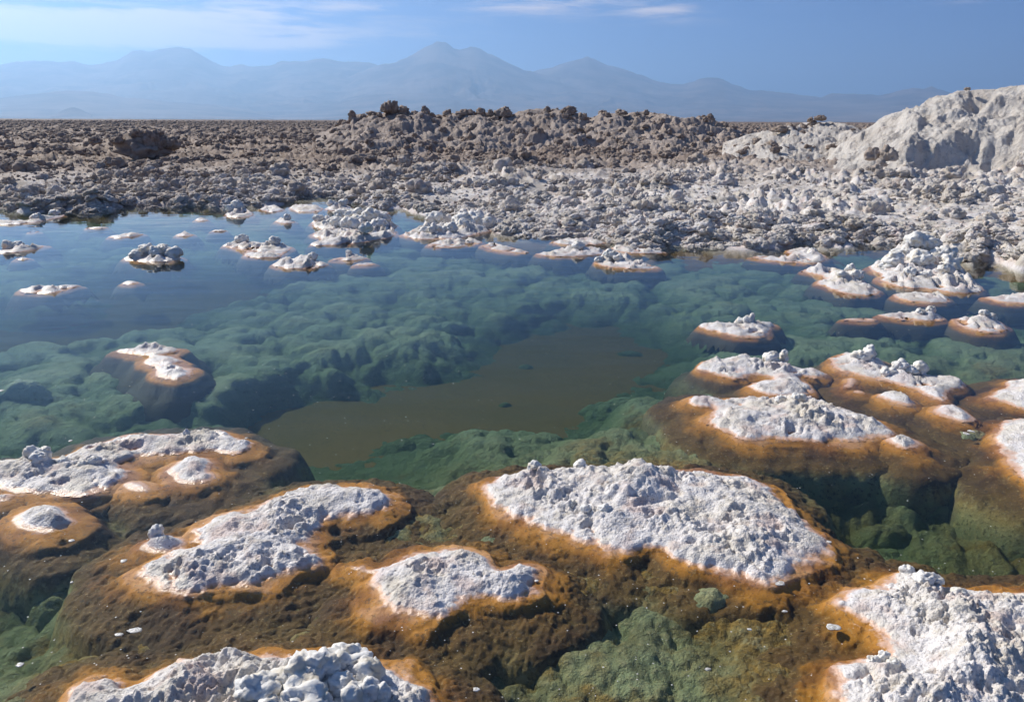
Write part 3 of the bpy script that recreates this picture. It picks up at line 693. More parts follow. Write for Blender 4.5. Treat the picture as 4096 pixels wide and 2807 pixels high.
island('left edge island with a tall white hump and a long curved arm reaching right', 5,
       '-200,850 -60,825 60,815 200,812 330,810 430,802 520,742 600,710 720,684 800,656 900,640 1000,642 1100,640 1220,645 1330,628 1430,617 1520,635 1600,675 1660,720 1640,750 1560,775 1470,770 1380,755 1280,765 1180,775 1100,780 1000,785 900,800 830,825 800,850 850,880 850,920 800,960 750,985 680,1010 600,1035 520,1050 430,1045 350,1040 250,1035 150,1025 60,1015 0,1000 -200,960',
       '250,880,740,230 400,900,800,170 660,890,810,130 540,880,815,110 120,890,780,120 910,690,618,120 1100,690,625,100 1250,705,630,80 1450,690,635,150 780,720,680,110',
       '230,860,728,90 310,862,732,80 430,880,800,70 640,880,795,70 1245,690,612,40 560,890,815,80 270,890,770,90', plateau=0.045, gran=1.25, shelf=0.07)
island('small rounded white island inside the bay of the long curved arm', 5,
       '1110,880 1180,820 1260,795 1350,795 1390,815 1385,860 1400,890 1445,915 1400,945 1320,965 1240,960 1180,955 1160,910', '1270,870,815,150', plateau=0.03, shelf=0.09)
island('thin sliver of white salt below the bay of the curved arm', 5, '820,975 870,950 960,965 1005,1000 960,1015 880,1010', plateau=0.006, edge=0.008, gran=0.5, shelf=0.10)
island('flat white scrap at the left edge below the tall hump', 5, '-100,1060 0,1042 60,1032 100,1046 60,1070 0,1090 -100,1095', plateau=0.008, edge=0.008, gran=0.5, shelf=0.09)
island('smooth lone oval white dome near the left edge', 8,
       '85,140 110,95 180,55 270,36 370,36 430,62 470,105 515,145 470,170 420,190 340,215 250,205 160,180', '290,120,35,190', plateau=0.03, gran=0.8, shelf=0.09)
# --- middle right
island('wide white island with two dark backed humps, right of centre', 7,
       '100,590 140,560 230,558 330,578 400,562 600,570 850,562 950,585 1050,622 1150,657 1250,682 1360,720 1420,755 1465,800 1430,830 1340,830 1250,850 1150,865 1050,855 950,855 800,845 660,835 570,850 470,840 370,800 290,760 220,730 205,690 240,655 280,625 200,635 140,620',
       '500,620,548,130 640,640,575,90 770,640,540,170 880,640,570,100 590,720,635,140 470,700,650,110 1000,760,715,200 1250,790,760,120 350,680,640,110',
       '700,625,552,70 820,630,545,80', plateau=0.045, gran=1.2, shelf=0.07)
island('tiny oval islet off the right tip of the wide two humped island', 7, '1395,840 1450,825 1520,815 1600,840 1650,875 1600,895 1540,910 1460,885', '1520,865,825,90', plateau=0.02, shelf=0.09)
island('white island with a leaning crest and a broad tail toward the viewer', 7,
       '165,370 190,332 260,315 350,308 500,308 700,320 760,348 850,375 940,380 1015,415 960,435 880,425 830,420 900,490 950,530 880,550 760,560 640,550 540,520 485,495 540,470 650,455 660,440 600,415 500,420 440,440 340,430 240,400',
       '430,345,262,140 340,360,300,110 690,360,275,130 580,370,305,120 720,500,470,150', '725,345,256,55 640,350,270,90', plateau=0.035, gran=1.15, shelf=0.07)
island('white island bearing a tall pointed knob and a crowned lump to its right', 7,
       '1030,310 1080,282 1160,272 1300,292 1400,330 1420,360 1480,385 1700,422 1800,430 1880,450 1930,480 1880,510 1810,525 1815,595 1740,580 1660,545 1610,510 1500,480 1400,450 1300,440 1200,410 1100,380 1050,350',
       '1260,345,275,130 1500,440,355,130 1640,440,360,110 1380,410,380,80 1180,350,300,90', '1285,320,220,70 1250,335,262,110 1500,420,340,90 1630,420,340,90 1420,430,370,80 1570,430,372,80', plateau=0.03, gran=1.15, shelf=0.07)
island('small flat oval of salt in front of the crowned lump', 7, '1340,550 1400,535 1500,535 1560,565 1610,605 1560,615 1480,600 1400,575', '1480,572,545,100', plateau=0.015, shelf=0.09)
island('small pointed flat islet furthest to the right in front of the crowned lump', 7, '1710,650 1760,610 1850,615 1920,640 1970,680 2005,705 1940,730 1850,710 1760,685', '1850,665,630,110', plateau=0.02, shelf=0.09)
island('tiny double scrap of salt left of the crowned lump', 7, '1142,440 1170,430 1215,440 1205,465 1180,480 1190,495 1140,500 1130,490 1160,470', plateau=0.006, edge=0.007, gran=0.5, shelf=0.06, depth=0.6)
island('tiny thin scrap of salt below the double scrap', 7, '1180,522 1215,514 1250,520 1270,540 1220,540', plateau=0.006, edge=0.007, gran=0.5, shelf=0.05, depth=0.6)
island('white island cut by the right edge, level with the crowned lump', 7, '2080,560 2130,530 2170,500 2230,455 2324,445 2520,440 2520,670 2324,640 2200,600', '2260,545,488,110 2200,580,555,90 2420,560,480,150', plateau=0.03, shelf=0.08)
island('white island with a hooked inner shore, cut by the right edge', 7, '2125,830 2170,790 2160,745 2220,715 2324,705 2520,690 2520,1170 2324,1110 2280,1070 2230,1020 2240,960 2190,910 2160,870', '2310,775,690,120 2300,900,850,120 2400,1000,930,150', plateau=0.035, shelf=0.08)
island('lone white island with a thin spire on its right shoulder', 7, '150,100 190,77 280,74 450,80 560,72 660,72 690,90 640,110 620,160 540,170 430,165 330,140 220,115',
       '360,95,42,110 470,105,45,130 540,110,60,80', '515,95,6,34 440,90,40,60 490,100,30,60', plateau=0.03, shelf=0.07)
# --- right, farther
island('low spread islet with two crusty heads, right of the spired island', 4, '1640,692 1700,688 1800,682 1920,690 1975,710 1940,722 1830,720 1740,712', '1740,702,680,60 1880,703,662,80', '1900,698,658,40 1850,702,664,34', plateau=0.02)
island('flat rusty scrap left of the two headed islet', 4, '1490,712 1550,705 1630,706 1665,716 1600,721 1530,718', plateau=0.004, edge=0.006, gran=0.4)
island('low islet with one round grey crest close to the right edge', 4, '1995,715 2050,702 2150,708 2230,730 2255,765 2180,778 2110,765 2040,745', '2155,735,690,85', '2135,728,686,36 2175,732,690,36', plateau=0.025)
island('islet cut by the right edge behind the round crested one', 4, '2130,612 2200,606 2324,602 2440,606 2440,648 2324,642 2230,638 2180,625', '2275,622,594,70 2400,622,585,80', '', plateau=0.02)
island('bare flat white islet in front of the tallest heap', 4, '1720,600 1780,590 1870,592 1950,605 2005,628 1950,640 1830,635 1760,620', '1860,615,597,120', plateau=0.02)
island('tallest heap of salt standing in the water at the right, with a lumpy apron', 4,
       '1612,480 1650,460 1700,445 1800,440 1950,440 2030,465 2060,500 2090,540 2160,585 2070,595 1980,590 1880,570 1790,572 1700,550 1650,530 1690,510 1640,497',
       '1830,480,372,190 1740,480,412,120 1940,485,400,130 1880,475,365,110 1680,490,455,80 1800,540,500,90 1960,545,505,90 1880,540,505,80 2060,575,550,70', '1820,465,358,90 1880,465,362,90 1760,470,390,80 1950,480,398,90 1730,490,430,70 1850,490,410,90 1800,535,490,50 1870,535,495,50 1960,540,492,60 1990,500,425,80 1700,490,450,60', plateau=0.04, gran=1.6)
island('crusty island left of the tallest heap with a pointed top', 4, '1310,492 1370,477 1450,487 1550,512 1600,545 1690,595 1600,605 1500,595 1430,570 1370,545 1430,525 1390,510 1330,500',
       '1530,550,492,110 1370,492,474,60 1620,575,545,70 1470,560,520,70', '1525,540,486,40 1560,550,505,50 1490,550,510,50', plateau=0.03, gran=1.4)
island('curved spit of low salt off the far shore at the right', 4, '1065,428 1150,426 1230,432 1280,425 1240,400 1300,388 1380,397 1440,440 1370,462 1260,455 1150,445', '1360,430,400,60 1300,410,395,50', '1360,425,388,40', plateau=0.02)
island('two headed low island in the middle, last before the open green water', 4, '375,455 400,435 480,433 540,447 600,457 680,478 620,487 520,482 430,475', '450,458,412,85 575,470,446,60', '450,452,407,50 480,458,420,40 400,455,430,40', plateau=0.025, gran=1.4)
island('long low island with three small bumps in the middle distance', 4, '90,415 180,402 260,394 400,397 440,407 400,420 290,428 190,430', '230,412,392,70 300,408,375,70 380,410,395,50', '300,405,368,50', plateau=0.02)
island('flat pale tongue of salt behind the three bumped island', 4, '170,360 240,347 330,347 450,364 380,374 290,377 210,372', '300,362,350,80', plateau=0.012)
island('flat thin salt bar tapering to the right in the middle distance', 4, '410,397 480,384 600,397 720,409 640,416 520,412', plateau=0.012)
island('low arrow shaped islet left of the three bumped island', 3, '2170,378 2240,364 2330,387 2420,412 2330,412 2240,397', '2240,380,362,60 2330,398,382,60', plateau=0.015)
# --- middle left
island('three linked white cones in a row toward the viewer on the left', 5, '765,90 820,78 880,80 950,65 1060,62 1150,70 1200,85 1130,105 1060,118 1130,125 1230,150 1160,175 1200,190 1285,210 1260,250 1190,278 1100,270 1040,250 1010,220 1060,195 960,180 945,155 1010,120 900,115 860,98 800,98',
       '995,90,20,110 1080,150,122,100 1150,235,172,120', '', plateau=0.025, gran=1.1, shelf=0.10)
island('dark grey craggy islet of two lobes, left of centre', 3, '540,440 600,422 700,416 820,428 835,440 760,455 640,450', '680,436,388,80 765,438,385,75 600,438,422,60', '670,432,382,60 745,434,380,60 790,438,392,60 620,438,405,50 710,438,395,60', plateau=0.03, gran=1.6)
island('sprawling low island of three crusts, behind the broad pyramid islet', 3, '1000,378 1050,366 1150,362 1240,371 1330,381 1310,405 1270,422 1280,432 1170,435 1100,425 1130,405 1060,390', '1100,374,350,80 1250,392,370,70 1160,418,400,70', '1100,370,347,50 1250,388,368,46', plateau=0.02)
island('broad pyramid shaped islet of ribbed crust', 3, '1220,465 1280,452 1350,440 1440,447 1505,465 1440,480 1300,485', '1400,460,414,100 1310,464,435,80', '1420,452,410,36', plateau=0.03, gran=1.4)
island('small cone islet right of the broad pyramid', 3, '1490,440 1550,431 1640,427 1680,436 1620,446 1540,447', '1585,436,402,55', '1585,432,399,26', plateau=0.015)
island('flat scrap of salt right of the pyramid islet', 3, '1600,465 1650,455 1715,458 1690,468 1630,470', plateau=0.006, edge=0.007)
island('nearest long flat islet at the left, in three low humps', 3, '75,580 130,571 240,566 330,556 375,560 330,570 250,595 170,595 110,590', '130,580,560,55 240,582,556,70 330,562,549,50', plateau=0.015)
island('tiny flat islet right of the three humped one', 3, '545,546 600,536 645,548 590,556', '595,547,537,40', plateau=0.01)
island('low islet with a lumpy back, behind the dark craggy one', 3, '480,340 530,331 620,326 665,323 600,340 530,347', '590,332,308,55', plateau=0.015)
island('small diamond shaped islet, behind and right of the dark craggy one', 3, '785,330 840,323 895,328 830,340', '835,330,313,36', plateau=0.012)
island('far tiny islet with a pointed top in the blue reach', 3, '875,262 920,256 955,262 910,270', '915,262,248,30', plateau=0.012)
island('far islet with a sharp central spike in the blue reach', 3, '1230,268 1290,261 1355,268 1300,282', '1300,270,240,50', '1305,268,236,28', plateau=0.015)
island('far thin scrap with a low crest in the blue reach', 3, '370,298 430,295 510,294 450,303', '425,298,289,40', plateau=0.008)
island('faint scrap near the left edge of the blue reach', 3, '120,315 160,310 190,316 150,320', '155,315,309,25', plateau=0.006)
island('thin white scrap right of the diamond islet', 3, '950,312 1000,307 1040,311 990,317', '995,311,304,30', plateau=0.008)
island('grey lumpy island cut by the left edge, nearer of the two', 3, '-90,408 0,402 80,396 170,378 240,373 180,388 120,405 40,412 -60,415', '60,398,364,90 -20,402,370,70 150,385,365,50', '40,395,360,46 90,395,362,40', plateau=0.02)
island('small faint scrap below the lumpy left edge island', 3, '55,438 100,432 150,437 100,445', plateau=0.005, edge=0.006)
island('dark crusted island cut by the left edge, farther of the two', 3, '-90,258 0,266 70,268 150,262 230,250 300,236 280,248 190,266 120,282 40,282 -60,286', '160,266,240,70 250,244,220,46 0,268,242,50', '170,262,236,50 250,240,217,40', plateau=0.02)
# --- against the far shore
island('dark rock of salt standing close to the far shore, centre left', 3, '1015,237 1060,224 1130,222 1160,240 1100,252 1040,247', '1075,234,182,60 1120,240,220,40', '1075,228,172,50 1050,232,195,40', plateau=0.02, gran=1.5)
island('low white islet just right of the dark shore rock', 3, '1175,210 1230,202 1300,212 1260,228 1190,222', '1230,214,194,50', plateau=0.015)
island('low white islet second right of the dark shore rock', 3, '1310,202 1400,194 1470,206 1460,225 1370,228 1320,215', '1400,212,196,60', plateau=0.015)
island('small lumpy block of salt against the far shore', 3, '1470,210 1530,200 1600,202 1600,216 1490,222', '1530,212,182,60', '1510,208,178,40 1560,208,182,40', plateau=0.02)
island('flat white slab right of the lumpy shore block', 3, '1610,236 1680,220 1770,222 1760,236 1680,245', '1700,232,212,50', plateau=0.015)
island('broad heap of dark and white salt rocks in the middle of the far water', 3, '1395,325 1480,304 1400,284 1440,262 1600,258 1750,268 1810,288 1780,302 1815,330 1700,355 1600,370 1500,380 1390,375 1480,348',
       '1580,300,235,100 1680,308,248,110 1770,298,262,60 1450,280,246,60 1430,325,303,50 1650,355,328,80 1480,360,334,70 1560,365,340,50', '1560,290,228,70 1610,292,226,70 1680,300,240,80 1640,300,238,70 1740,300,256,60 1720,310,270,70 1500,295,258,60 1450,275,242,46 1660,350,325,60 1540,310,262,60 1600,315,265,80', plateau=0.03, gran=1.6)
island('pale heap with a dark right hand block, joining the far shore', 3, '1815,325 1900,304 1930,275 2050,270 2240,262 2400,262 2400,290 2220,312 2150,330 2060,350 1940,350 1860,345',
       '1980,295,238,90 2130,300,236,130 2000,335,295,80 2210,295,250,90 2320,280,230,90', '1975,290,231,70 2100,295,234,80 2160,295,232,80 2210,300,250,70 2040,330,290,60 1980,335,300,60 1930,330,296,50 2100,310,262,60', plateau=0.03, gran=1.6)
island('flat pale bar in front of the heap that joins the far shore', 3, '1920,380 2000,354 2100,352 2210,360 2150,375 2030,390', '2050,372,354,80', plateau=0.012)

# ------------------------------------------------------------------ microbial mats on the bed
azm = np.radians(np.arange(-41, 41, 0.125))
rm = [1.55]
while rm[-1] < 24: rm.append(rm[-1] * 1.0054)
A, R = np.meshgrid(azm, np.array(rm))
X = R * np.sin(A); Y = R * np.cos(A)
wx = X + 0.10 * fbm2(X / 0.5, Y / 0.5, 3, 61); wy = Y + 0.10 * fbm2(X / 0.5, Y / 0.5, 3, 62)
near = sm(5.7, 3.7, R - 0.42 * X)
# distance to the nearest island shore, on a coarse lattice, then stretched to the full grid
Xc, Yc = X[::5, ::5], Y[::5, ::5]; dc = np.full(Xc.shape, 9.0)
for Pq in ISLP:
    m_ = (Xc > Pq[:, 0].min() - 1) & (Xc < Pq[:, 0].max() + 1) & (Yc > Pq[:, 1].min() - 1) & (Yc < Pq[:, 1].max() + 1)
    if m_.any(): dc[m_] = np.minimum(dc[m_], -poly_sd(Pq, Xc[m_], Yc[m_]))
ri = np.minimum(np.arange(X.shape[0]) / 5.0, dc.shape[0] - 1.001); ci = np.minimum(np.arange(X.shape[1]) / 5.0, dc.shape[1] - 1.001)
r0, c0 = ri.astype(int), ci.astype(int); fr_, fc_ = (ri - r0)[:, None], (ci - c0)[None]
di = (dc[r0][:, c0] * (1 - fc_) + dc[r0][:, c0 + 1] * fc_) * (1 - fr_) + (dc[r0 + 1][:, c0] * (1 - fc_) + dc[r0 + 1][:, c0 + 1] * fc_) * fr_
shore = np.exp(-np.maximum(di - 0.06 + 0.22 * fbm2(X / 0.35, Y / 0.35, 3, 99), 0) / 0.26)
cover = 0.30 + 0.8 * fbm2(X / 2.2, Y / 2.2, 3, 66)
lobes = -bumps(wx, wy, 0.33, 74) + 1.0
for P in SAND:
    cover = cover - 1.35 * sm(-0.95, 0.30, poly_sd(P, X, Y) + 0.30 * (lobes - 0.55) + 0.12 * fbm2(X / .4, Y / .4, 3, 68))
for P, w in DEEP:
    cover = cover - 3.2 * w * sm(-0.20, 0.15, poly_sd(P, X, Y) + 0.06 * fbm2(X / .3, Y / .3, 3, 69))
cover = sm(-1.0, 0.25, cover)
big = 0.15 * bumps(wx, wy, 0.85, 70, 0.6, 1.0) + 0.17 * bumps(wx, wy, 0.40, 74, 0.5, 0.9) + 0.075 * bumps(wx, wy, 0.16, 78)
cau = 0.055 * bumps(wx, wy, 0.13, 82) + 0.030 * bumps(wx, wy, 0.055, 86) + 0.009 * bumps(X, Y, 0.026, 90)
mat = big * 0.80 + cau * 0.40
Z = BED - 0.024 + 0.020 * fbm2(X / .12, Y / .12, 4, 93, 0.6) + cover * (0.024 + mat)
shore2 = np.exp(-np.maximum(di - 0.05 + 0.25 * fbm2(X / 0.5, Y / 0.5, 3, 98), 0) / 0.42)
Zn = -0.085 - 0.10 * (1 - shore2) + 0.30 * (big - 0.16) + 0.75 * (cau - 0.045) - 0.22 * (1 - cover) * (1 - 0.75 * shore2)
Z = Z + near * (Zn - Z)
cap = -0.12 + 0.06 * near
Z = np.where(Z > cap, cap + 0.35 * (Z - cap), Z)
Z = Z + 0.004 * fbm2(X / .03, Y / .03, 2, 97)
f = grid_faces(*X.shape)[:, ::-1]; co = np.stack([X, Y, Z, shore * near], -1).reshape(-1, 4)
f = f[co[f, 2].max(1) > BED - 0.01]
co, f = compact(co, f)
me = raw_mesh('microbial_mat', co[:, :3], f, M_MAT)
at_ = me.attributes.new('shore', 'FLOAT', 'POINT'); at_.data.foreach_set('value', np.ascontiguousarray(co[:, 3], np.float32))
o = link('microbial_mat', me)
tag(o, 'billowing green and olive microbial mats under the pond water', None, None, 'stuff')

# ------------------------------------------------------------------ submerged domes that stand apart on the bed
def dome(label, view, bx, by, wpx, top, seed, squash=0.9, mat=None, rag=1.0):
    if top < -0.16: top = BED + 0.55 * (top - BED)
    z0 = BED
    P = ground(*src(view, bx, by), z=(BED + top) / 2); rad = 0.5 * np.hypot(*(ground(*src(view, bx + wpx, by), z=(BED + top) / 2) - P))
    n = int(np.clip(2.6 * rad / 0.009, 24, 130))
    u = np.linspace(-1.3, 1.3, n); U, V = np.meshgrid(u, u)
    X = P[0] + U * rad; Y = P[1] + V * rad * squash
    q = np.hypot(U, V) * (1 + 0.30 * fbm2(U * 1.7, V * 1.7, 3, seed))
    f = np.clip(1 - q ** 2.2, 0, 1) ** 0.85
    Z = z0 - 0.03 + (top - z0 + 0.03) * f + f * rag * min(1.0, (top - z0) / 0.12) * (0.035 * (bumps(X, Y, 0.12, seed + 3) - .5) + 0.022 * (bumps(X, Y, 0.05, seed + 6) - .5) + 0.010 * bumps(X, Y, 0.024, seed + 9))
    fc = grid_faces(n, n); co = np.stack([X, Y, Z], -1).reshape(-1, 3)
    fc = fc[co[fc, 2].max(1) > z0 - 0.02]; co, fc = compact(co, fc)
    o = link('submerged_dome', raw_mesh('submerged_dome', co - np.array([P[0], P[1], z0]), fc, mat or M_MAT), None, (P[0], P[1], z0))
    tag(o, label, 'algae dome', 'submerged algae domes')
dome('pale green round dome under water near the bottom left corner', 'D', 130, 1405, 200, -0.13, 1, 0.8)
dome('big tan rounded dome under water at the bottom, right of centre', 'D', 1610, 1430, 300, -0.045, 2, 0.9)
dome('dark amber dome with a pale cap at the right, under water', 'D', 2200, 1040, 170, -0.035, 3, 0.9)
dome('rust red dome just under water at the left edge', 'D', 60, 920, 220, -0.02, 4, 0.55)
dome('mustard topped dome under water left of centre', 'D', 440, 915, 130, -0.08, 5, 0.7)
dome('grey green twin lobed dome on the brown mud, left of its pair', 'D', 940, 1010, 170, -0.22, 6, 0.7)
dome('grey green dome on the brown mud, right of its pair', 'D', 1075, 995, 170, -0.21, 7, 0.7)
dome('wide green dome under water right of the brown channel', 'D', 1430, 925, 240, -0.17, 8, 0.7)
dome('small green lump alone in the brown channel, nearer one', 'D', 1145, 918, 46, -0.31, 9, 0.8)
dome('small grey lump alone in the brown channel, farther one', 'D', 1195, 832, 50, -0.31, 10, 0.8)
dome('long low grey lump on the mud at the far end of the channel', 'D', 1430, 800, 80, -0.32, 11, 0.6)
dome('small olive lump on reddish mud below the wide two humped island', 'D', 1890, 1080, 70, -0.17, 12, 0.9)
dome('flat brown lump on reddish mud at the right', 'D', 2030, 1110, 70, -0.20, 13, 0.8)
dome('olive lumpy mat on reddish mud right of the central island', 'D', 2010, 1215, 190, -0.17, 14, 0.6)
dome('broad dark green dome under water at the right edge', 'D', 2230, 1160, 190, -0.13, 15, 0.9)

# ------------------------------------------------------------------ floating salt flakes
def flake(label, view, x, y, w, h, seed):
    P = ground(*src(view, x, y)); rx = 0.5 * np.hypot(*(ground(*src(view, x + w, y)) - P)); ry = 0.5 * np.hypot(*(ground(*src(view, x, y + h)) - P))
    n = 22; t = np.linspace(0, 2 * np.pi, n, endpoint=False)
    k = 1 + 0.5 * vn2(np.cos(t) * 1.6 + seed * 3.1, np.sin(t) * 1.6, seed) + 0.3 * vn2(np.cos(t) * 4 + seed, np.sin(t) * 4, seed + 2)
    e = np.stack([rx * k * np.cos(t), ry * k * np.sin(t)], -1)
    co = [(0, 0, 0.0028)]; co += [(a * .86, b * .86, 0.0026) for a, b in e]; co += [(a, b, 0.0016) for a, b in e]; co += [(a * .9, b * .9, -0.0015) for a, b in e]; co += [(0, 0, -0.002)]
    f = []
    for i in range(n):
        j = (i + 1) % n
        f += [(0, 1 + i, 1 + j), (1 + i, 1 + n + i, 1 + n + j), (1 + i, 1 + n + j, 1 + j), (1 + n + i, 1 + 2 * n + i, 1 + 2 * n + j), (1 + n + i, 1 + 2 * n + j, 1 + n + j), (1 + 3 * n, 1 + 2 * n + j, 1 + 2 * n + i)]
    o = link('salt_flake', raw_mesh('salt_flake', co, f, M_FLAKE), None, (P[0], P[1], 0.0))
    tag(o, label, 'salt flake', 'salt flakes afloat on the pond')
for i, a in enumerate((
    ('largest floating salt flake, long and pale, left of the corner island', 10, 1060, 842, 100, 44),
    ('round salt flake afloat over the big tan dome', 10, 225, 1122, 38, 18),
    ('salt flake afloat at the edge of the dark channel', 10, 735, 738, 32, 14),
    ('oval salt flake touching the front rim of the central island', 10, 705, 553, 66, 30),
    ('small salt flake afloat on the right flank of the tan dome', 10, 500, 857, 30, 14),
    ('small salt flake off the right tip of the central island', 10, 1030, 278, 34, 16),
    ('irregular white salt flake on the amber shelf at the bottom left', 8, 893, 866, 92, 34),
    ('smaller partner of the white flake on the amber shelf', 8, 790, 892, 60, 22),
    ('round salt flake left of the small stub island', 8, 820, 405, 42, 22),
    ('oval salt flake below the smooth dome island', 8, 477, 268, 38, 16),
    ('round salt flake alone over brown mud at the left edge', 8, 133, 1092, 52, 26),
    ('tiny bright flake over the dark water at the left', 8, 476, 546, 18, 12),
    ('round speckled flake over olive mat at the bottom', 9, 922, 1256, 42, 26),
    ('salt flake at the notched tip of the flat island', 9, 1322, 535, 30, 14),
    ('left one of two flakes in the dark water at the right', 7, 1940, 803, 40, 16),
    ('right one of two flakes in the dark water at the right', 7, 1974, 788, 40, 12),
    ('tiny flake off the end of the long curved arm', 5, 1636, 668, 24, 9),
    ('tiny flake in open water right of the curved arm', 5, 1572, 749, 16, 8),
    ('white flake above the tall hump at the left', 5, 467, 686, 24, 10),
    ('flake at the left edge above the rust dome', 5, 8, 353, 34, 12))):
    flake(*a, 7 + i * 3)
rng = np.random.default_rng(5)
co, f = [], []
for _ in range(1100):
    r = 1.8 * (12 / 1.8) ** rng.random(); a = math.radians(rng.uniform(-36, 36)); s = rng.uniform(0.001, 0.0032) * (1 + 0.12 * r)
    x, y = r * math.sin(a), r * math.cos(a); b = len(co)
    t0 = rng.random() * 6
    co += [(x + s * math.cos(t0 + q * 1.2566) * rng.uniform(.6, 1.2), y + s * math.sin(t0 + q * 1.2566) * rng.uniform(.6, 1.2), 0.0012) for q in range(5)] + [(x, y, 0.0025)]
    f += [(b + q, b + (q + 1) % 5, b + 5) for q in range(5)]
tag(link('floating_specks', raw_mesh('floating_specks', co, f, M_FLAKE)), 'tiny white salt specks scattered over the water', None, None, 'stuff')

# ------------------------------------------------------------------ salt clods: variants, named boulders, rubble
def clod_mesh(seed, jag, sub=4, mat=None):
    v, f = ICO[sub]
    rs = np.random.default_rng(seed)
    q = v * np.array([1.0, rs.uniform(.75, 1.1), rs.uniform(.6, .95)])
    o = q + seed
    d = 0.7 * fbm3(o * 1.1, 3, seed)
    if jag:      # broken plates with sharp edges
        d = d + 0.35 - 1.1 * np.abs(fbm3(o * 1.4, 3, seed + 7)) + 0.60 * fbm3(o * 3.6, 4, seed + 3, 0.68) + 0.25 * (bumps3(o, 0.3, seed + 9) - 0.4)
    else:        # cauliflower crust
        d = d + 0.60 * (bumps3(o, 0.8, seed) - 0.5) + 0.34 * (bumps3(o, 0.4, seed + 4) - .45) + 0.20 * (bumps3(o, 0.2, seed + 9) - 0.45) + 0.10 * bumps3(o, 0.1, seed + 12)
    q = q * (1 + d)[:, None]
    q[:, 2] = np.where(q[:, 2] < -0.35, -0.35 + (q[:, 2] + 0.35) * 0.3, q[:, 2])
    return raw_mesh('salt_clod', q, f, mat or M_CLOD, smooth=True)
CL = [clod_mesh(7 + 5 * i, i >= 4) for i in range(10)]
def clod(label, x, y, z, s, i, rz, group, name='salt_boulder', stretch=(1, 1, 1), tilt=0.0):
    o = link(name, CL[6 + i % 4] if name == 'salt_boulder' else CL[i % len(CL)], None, (x, y, z)); o.scale = tuple(s * k for k in stretch); o.rotation_euler = (tilt, tilt * 0.6, rz)
    tag(o, label, 'boulder', group); return o
RG = 'boulders on the crest of the long ridge'
for i, (lab, x, y0, y1, w, st, tl) in enumerate((
    ('tall jagged slab of salt at the left end of the ridge crest', 440, 200, 132, 50, (1, .6, 1.6), 0.15),
    ('largest top heavy boulder poking above the ridge crest', 735, 150, 60, 100, (1, .7, 1.0), 0.1),
    ('upright right horn beside the largest boulder on the ridge', 790, 150, 58, 52, (1, .7, 1.8), -0.2),
    ('flat capped boulder second from the largest on the ridge', 880, 160, 94, 84, (1, .8, 1.0), 0.1),
    ('thin horn shaped rock on the ridge crest', 1060, 160, 92, 50, (1, .6, 1.6), -0.25),
    ('small pointed rock right of the horn on the ridge', 1245, 175, 120, 66, (1, .7, 1.1), 0.2),
    ('broad knobby boulder in the middle of the left ridge crest', 1385, 180, 122, 120, (1, .8, .7), 0.0),
    ('dark stubby rock between broad boulder and wedge on the ridge', 1530, 185, 116, 80, (1, .7, 1.2), 0.1),
    ('little round rock left of the big wedge on the ridge', 1610, 170, 120, 50, (1, .8, 1.0), 0.0),
    ('big pale wedge shaped boulder left of the saddle in the ridge', 1715, 190, 108, 120, (1, .6, .9), 0.12),
    ('small dark rock on the smooth hump of the ridge', 2085, 140, 94, 50, (1, .7, 1.0), 0.1),
    ('brown overhanging block past the smooth hump of the ridge', 2270, 170, 108, 100, (1, .8, .9), 0.0),
    ('ragged brown block under the left slab of the ridge', 620, 200, 140, 130, (1, .8, .7), 0.1),
    ('ragged brown block between the horn and the flat capped boulder', 960, 190, 136, 100, (1, .8, .8), -0.1))):
    px, py = src('R', x, y0); a, e = azel(px, py); r = 45.6
    zb = H + r * math.tan(e); _, e1 = azel(*src('R', x, y1)); zt = H + r * math.tan(e1)
    a2, _ = azel(*src('R', x + w, y0)); s = 0.5 * (a2 - a) * r
    k = 0.62 * (zt - zb) / (s * st[2]) if False else 1.0
    clod(lab, r * math.sin(a), r * math.cos(a), (zb + zt) / 2 - 0.10, s * 1.05, i, i * 1.7, RG, stretch=(1, st[1], max(0.6, 0.5 * (zt - zb) / s / 0.75)), tilt=tl)
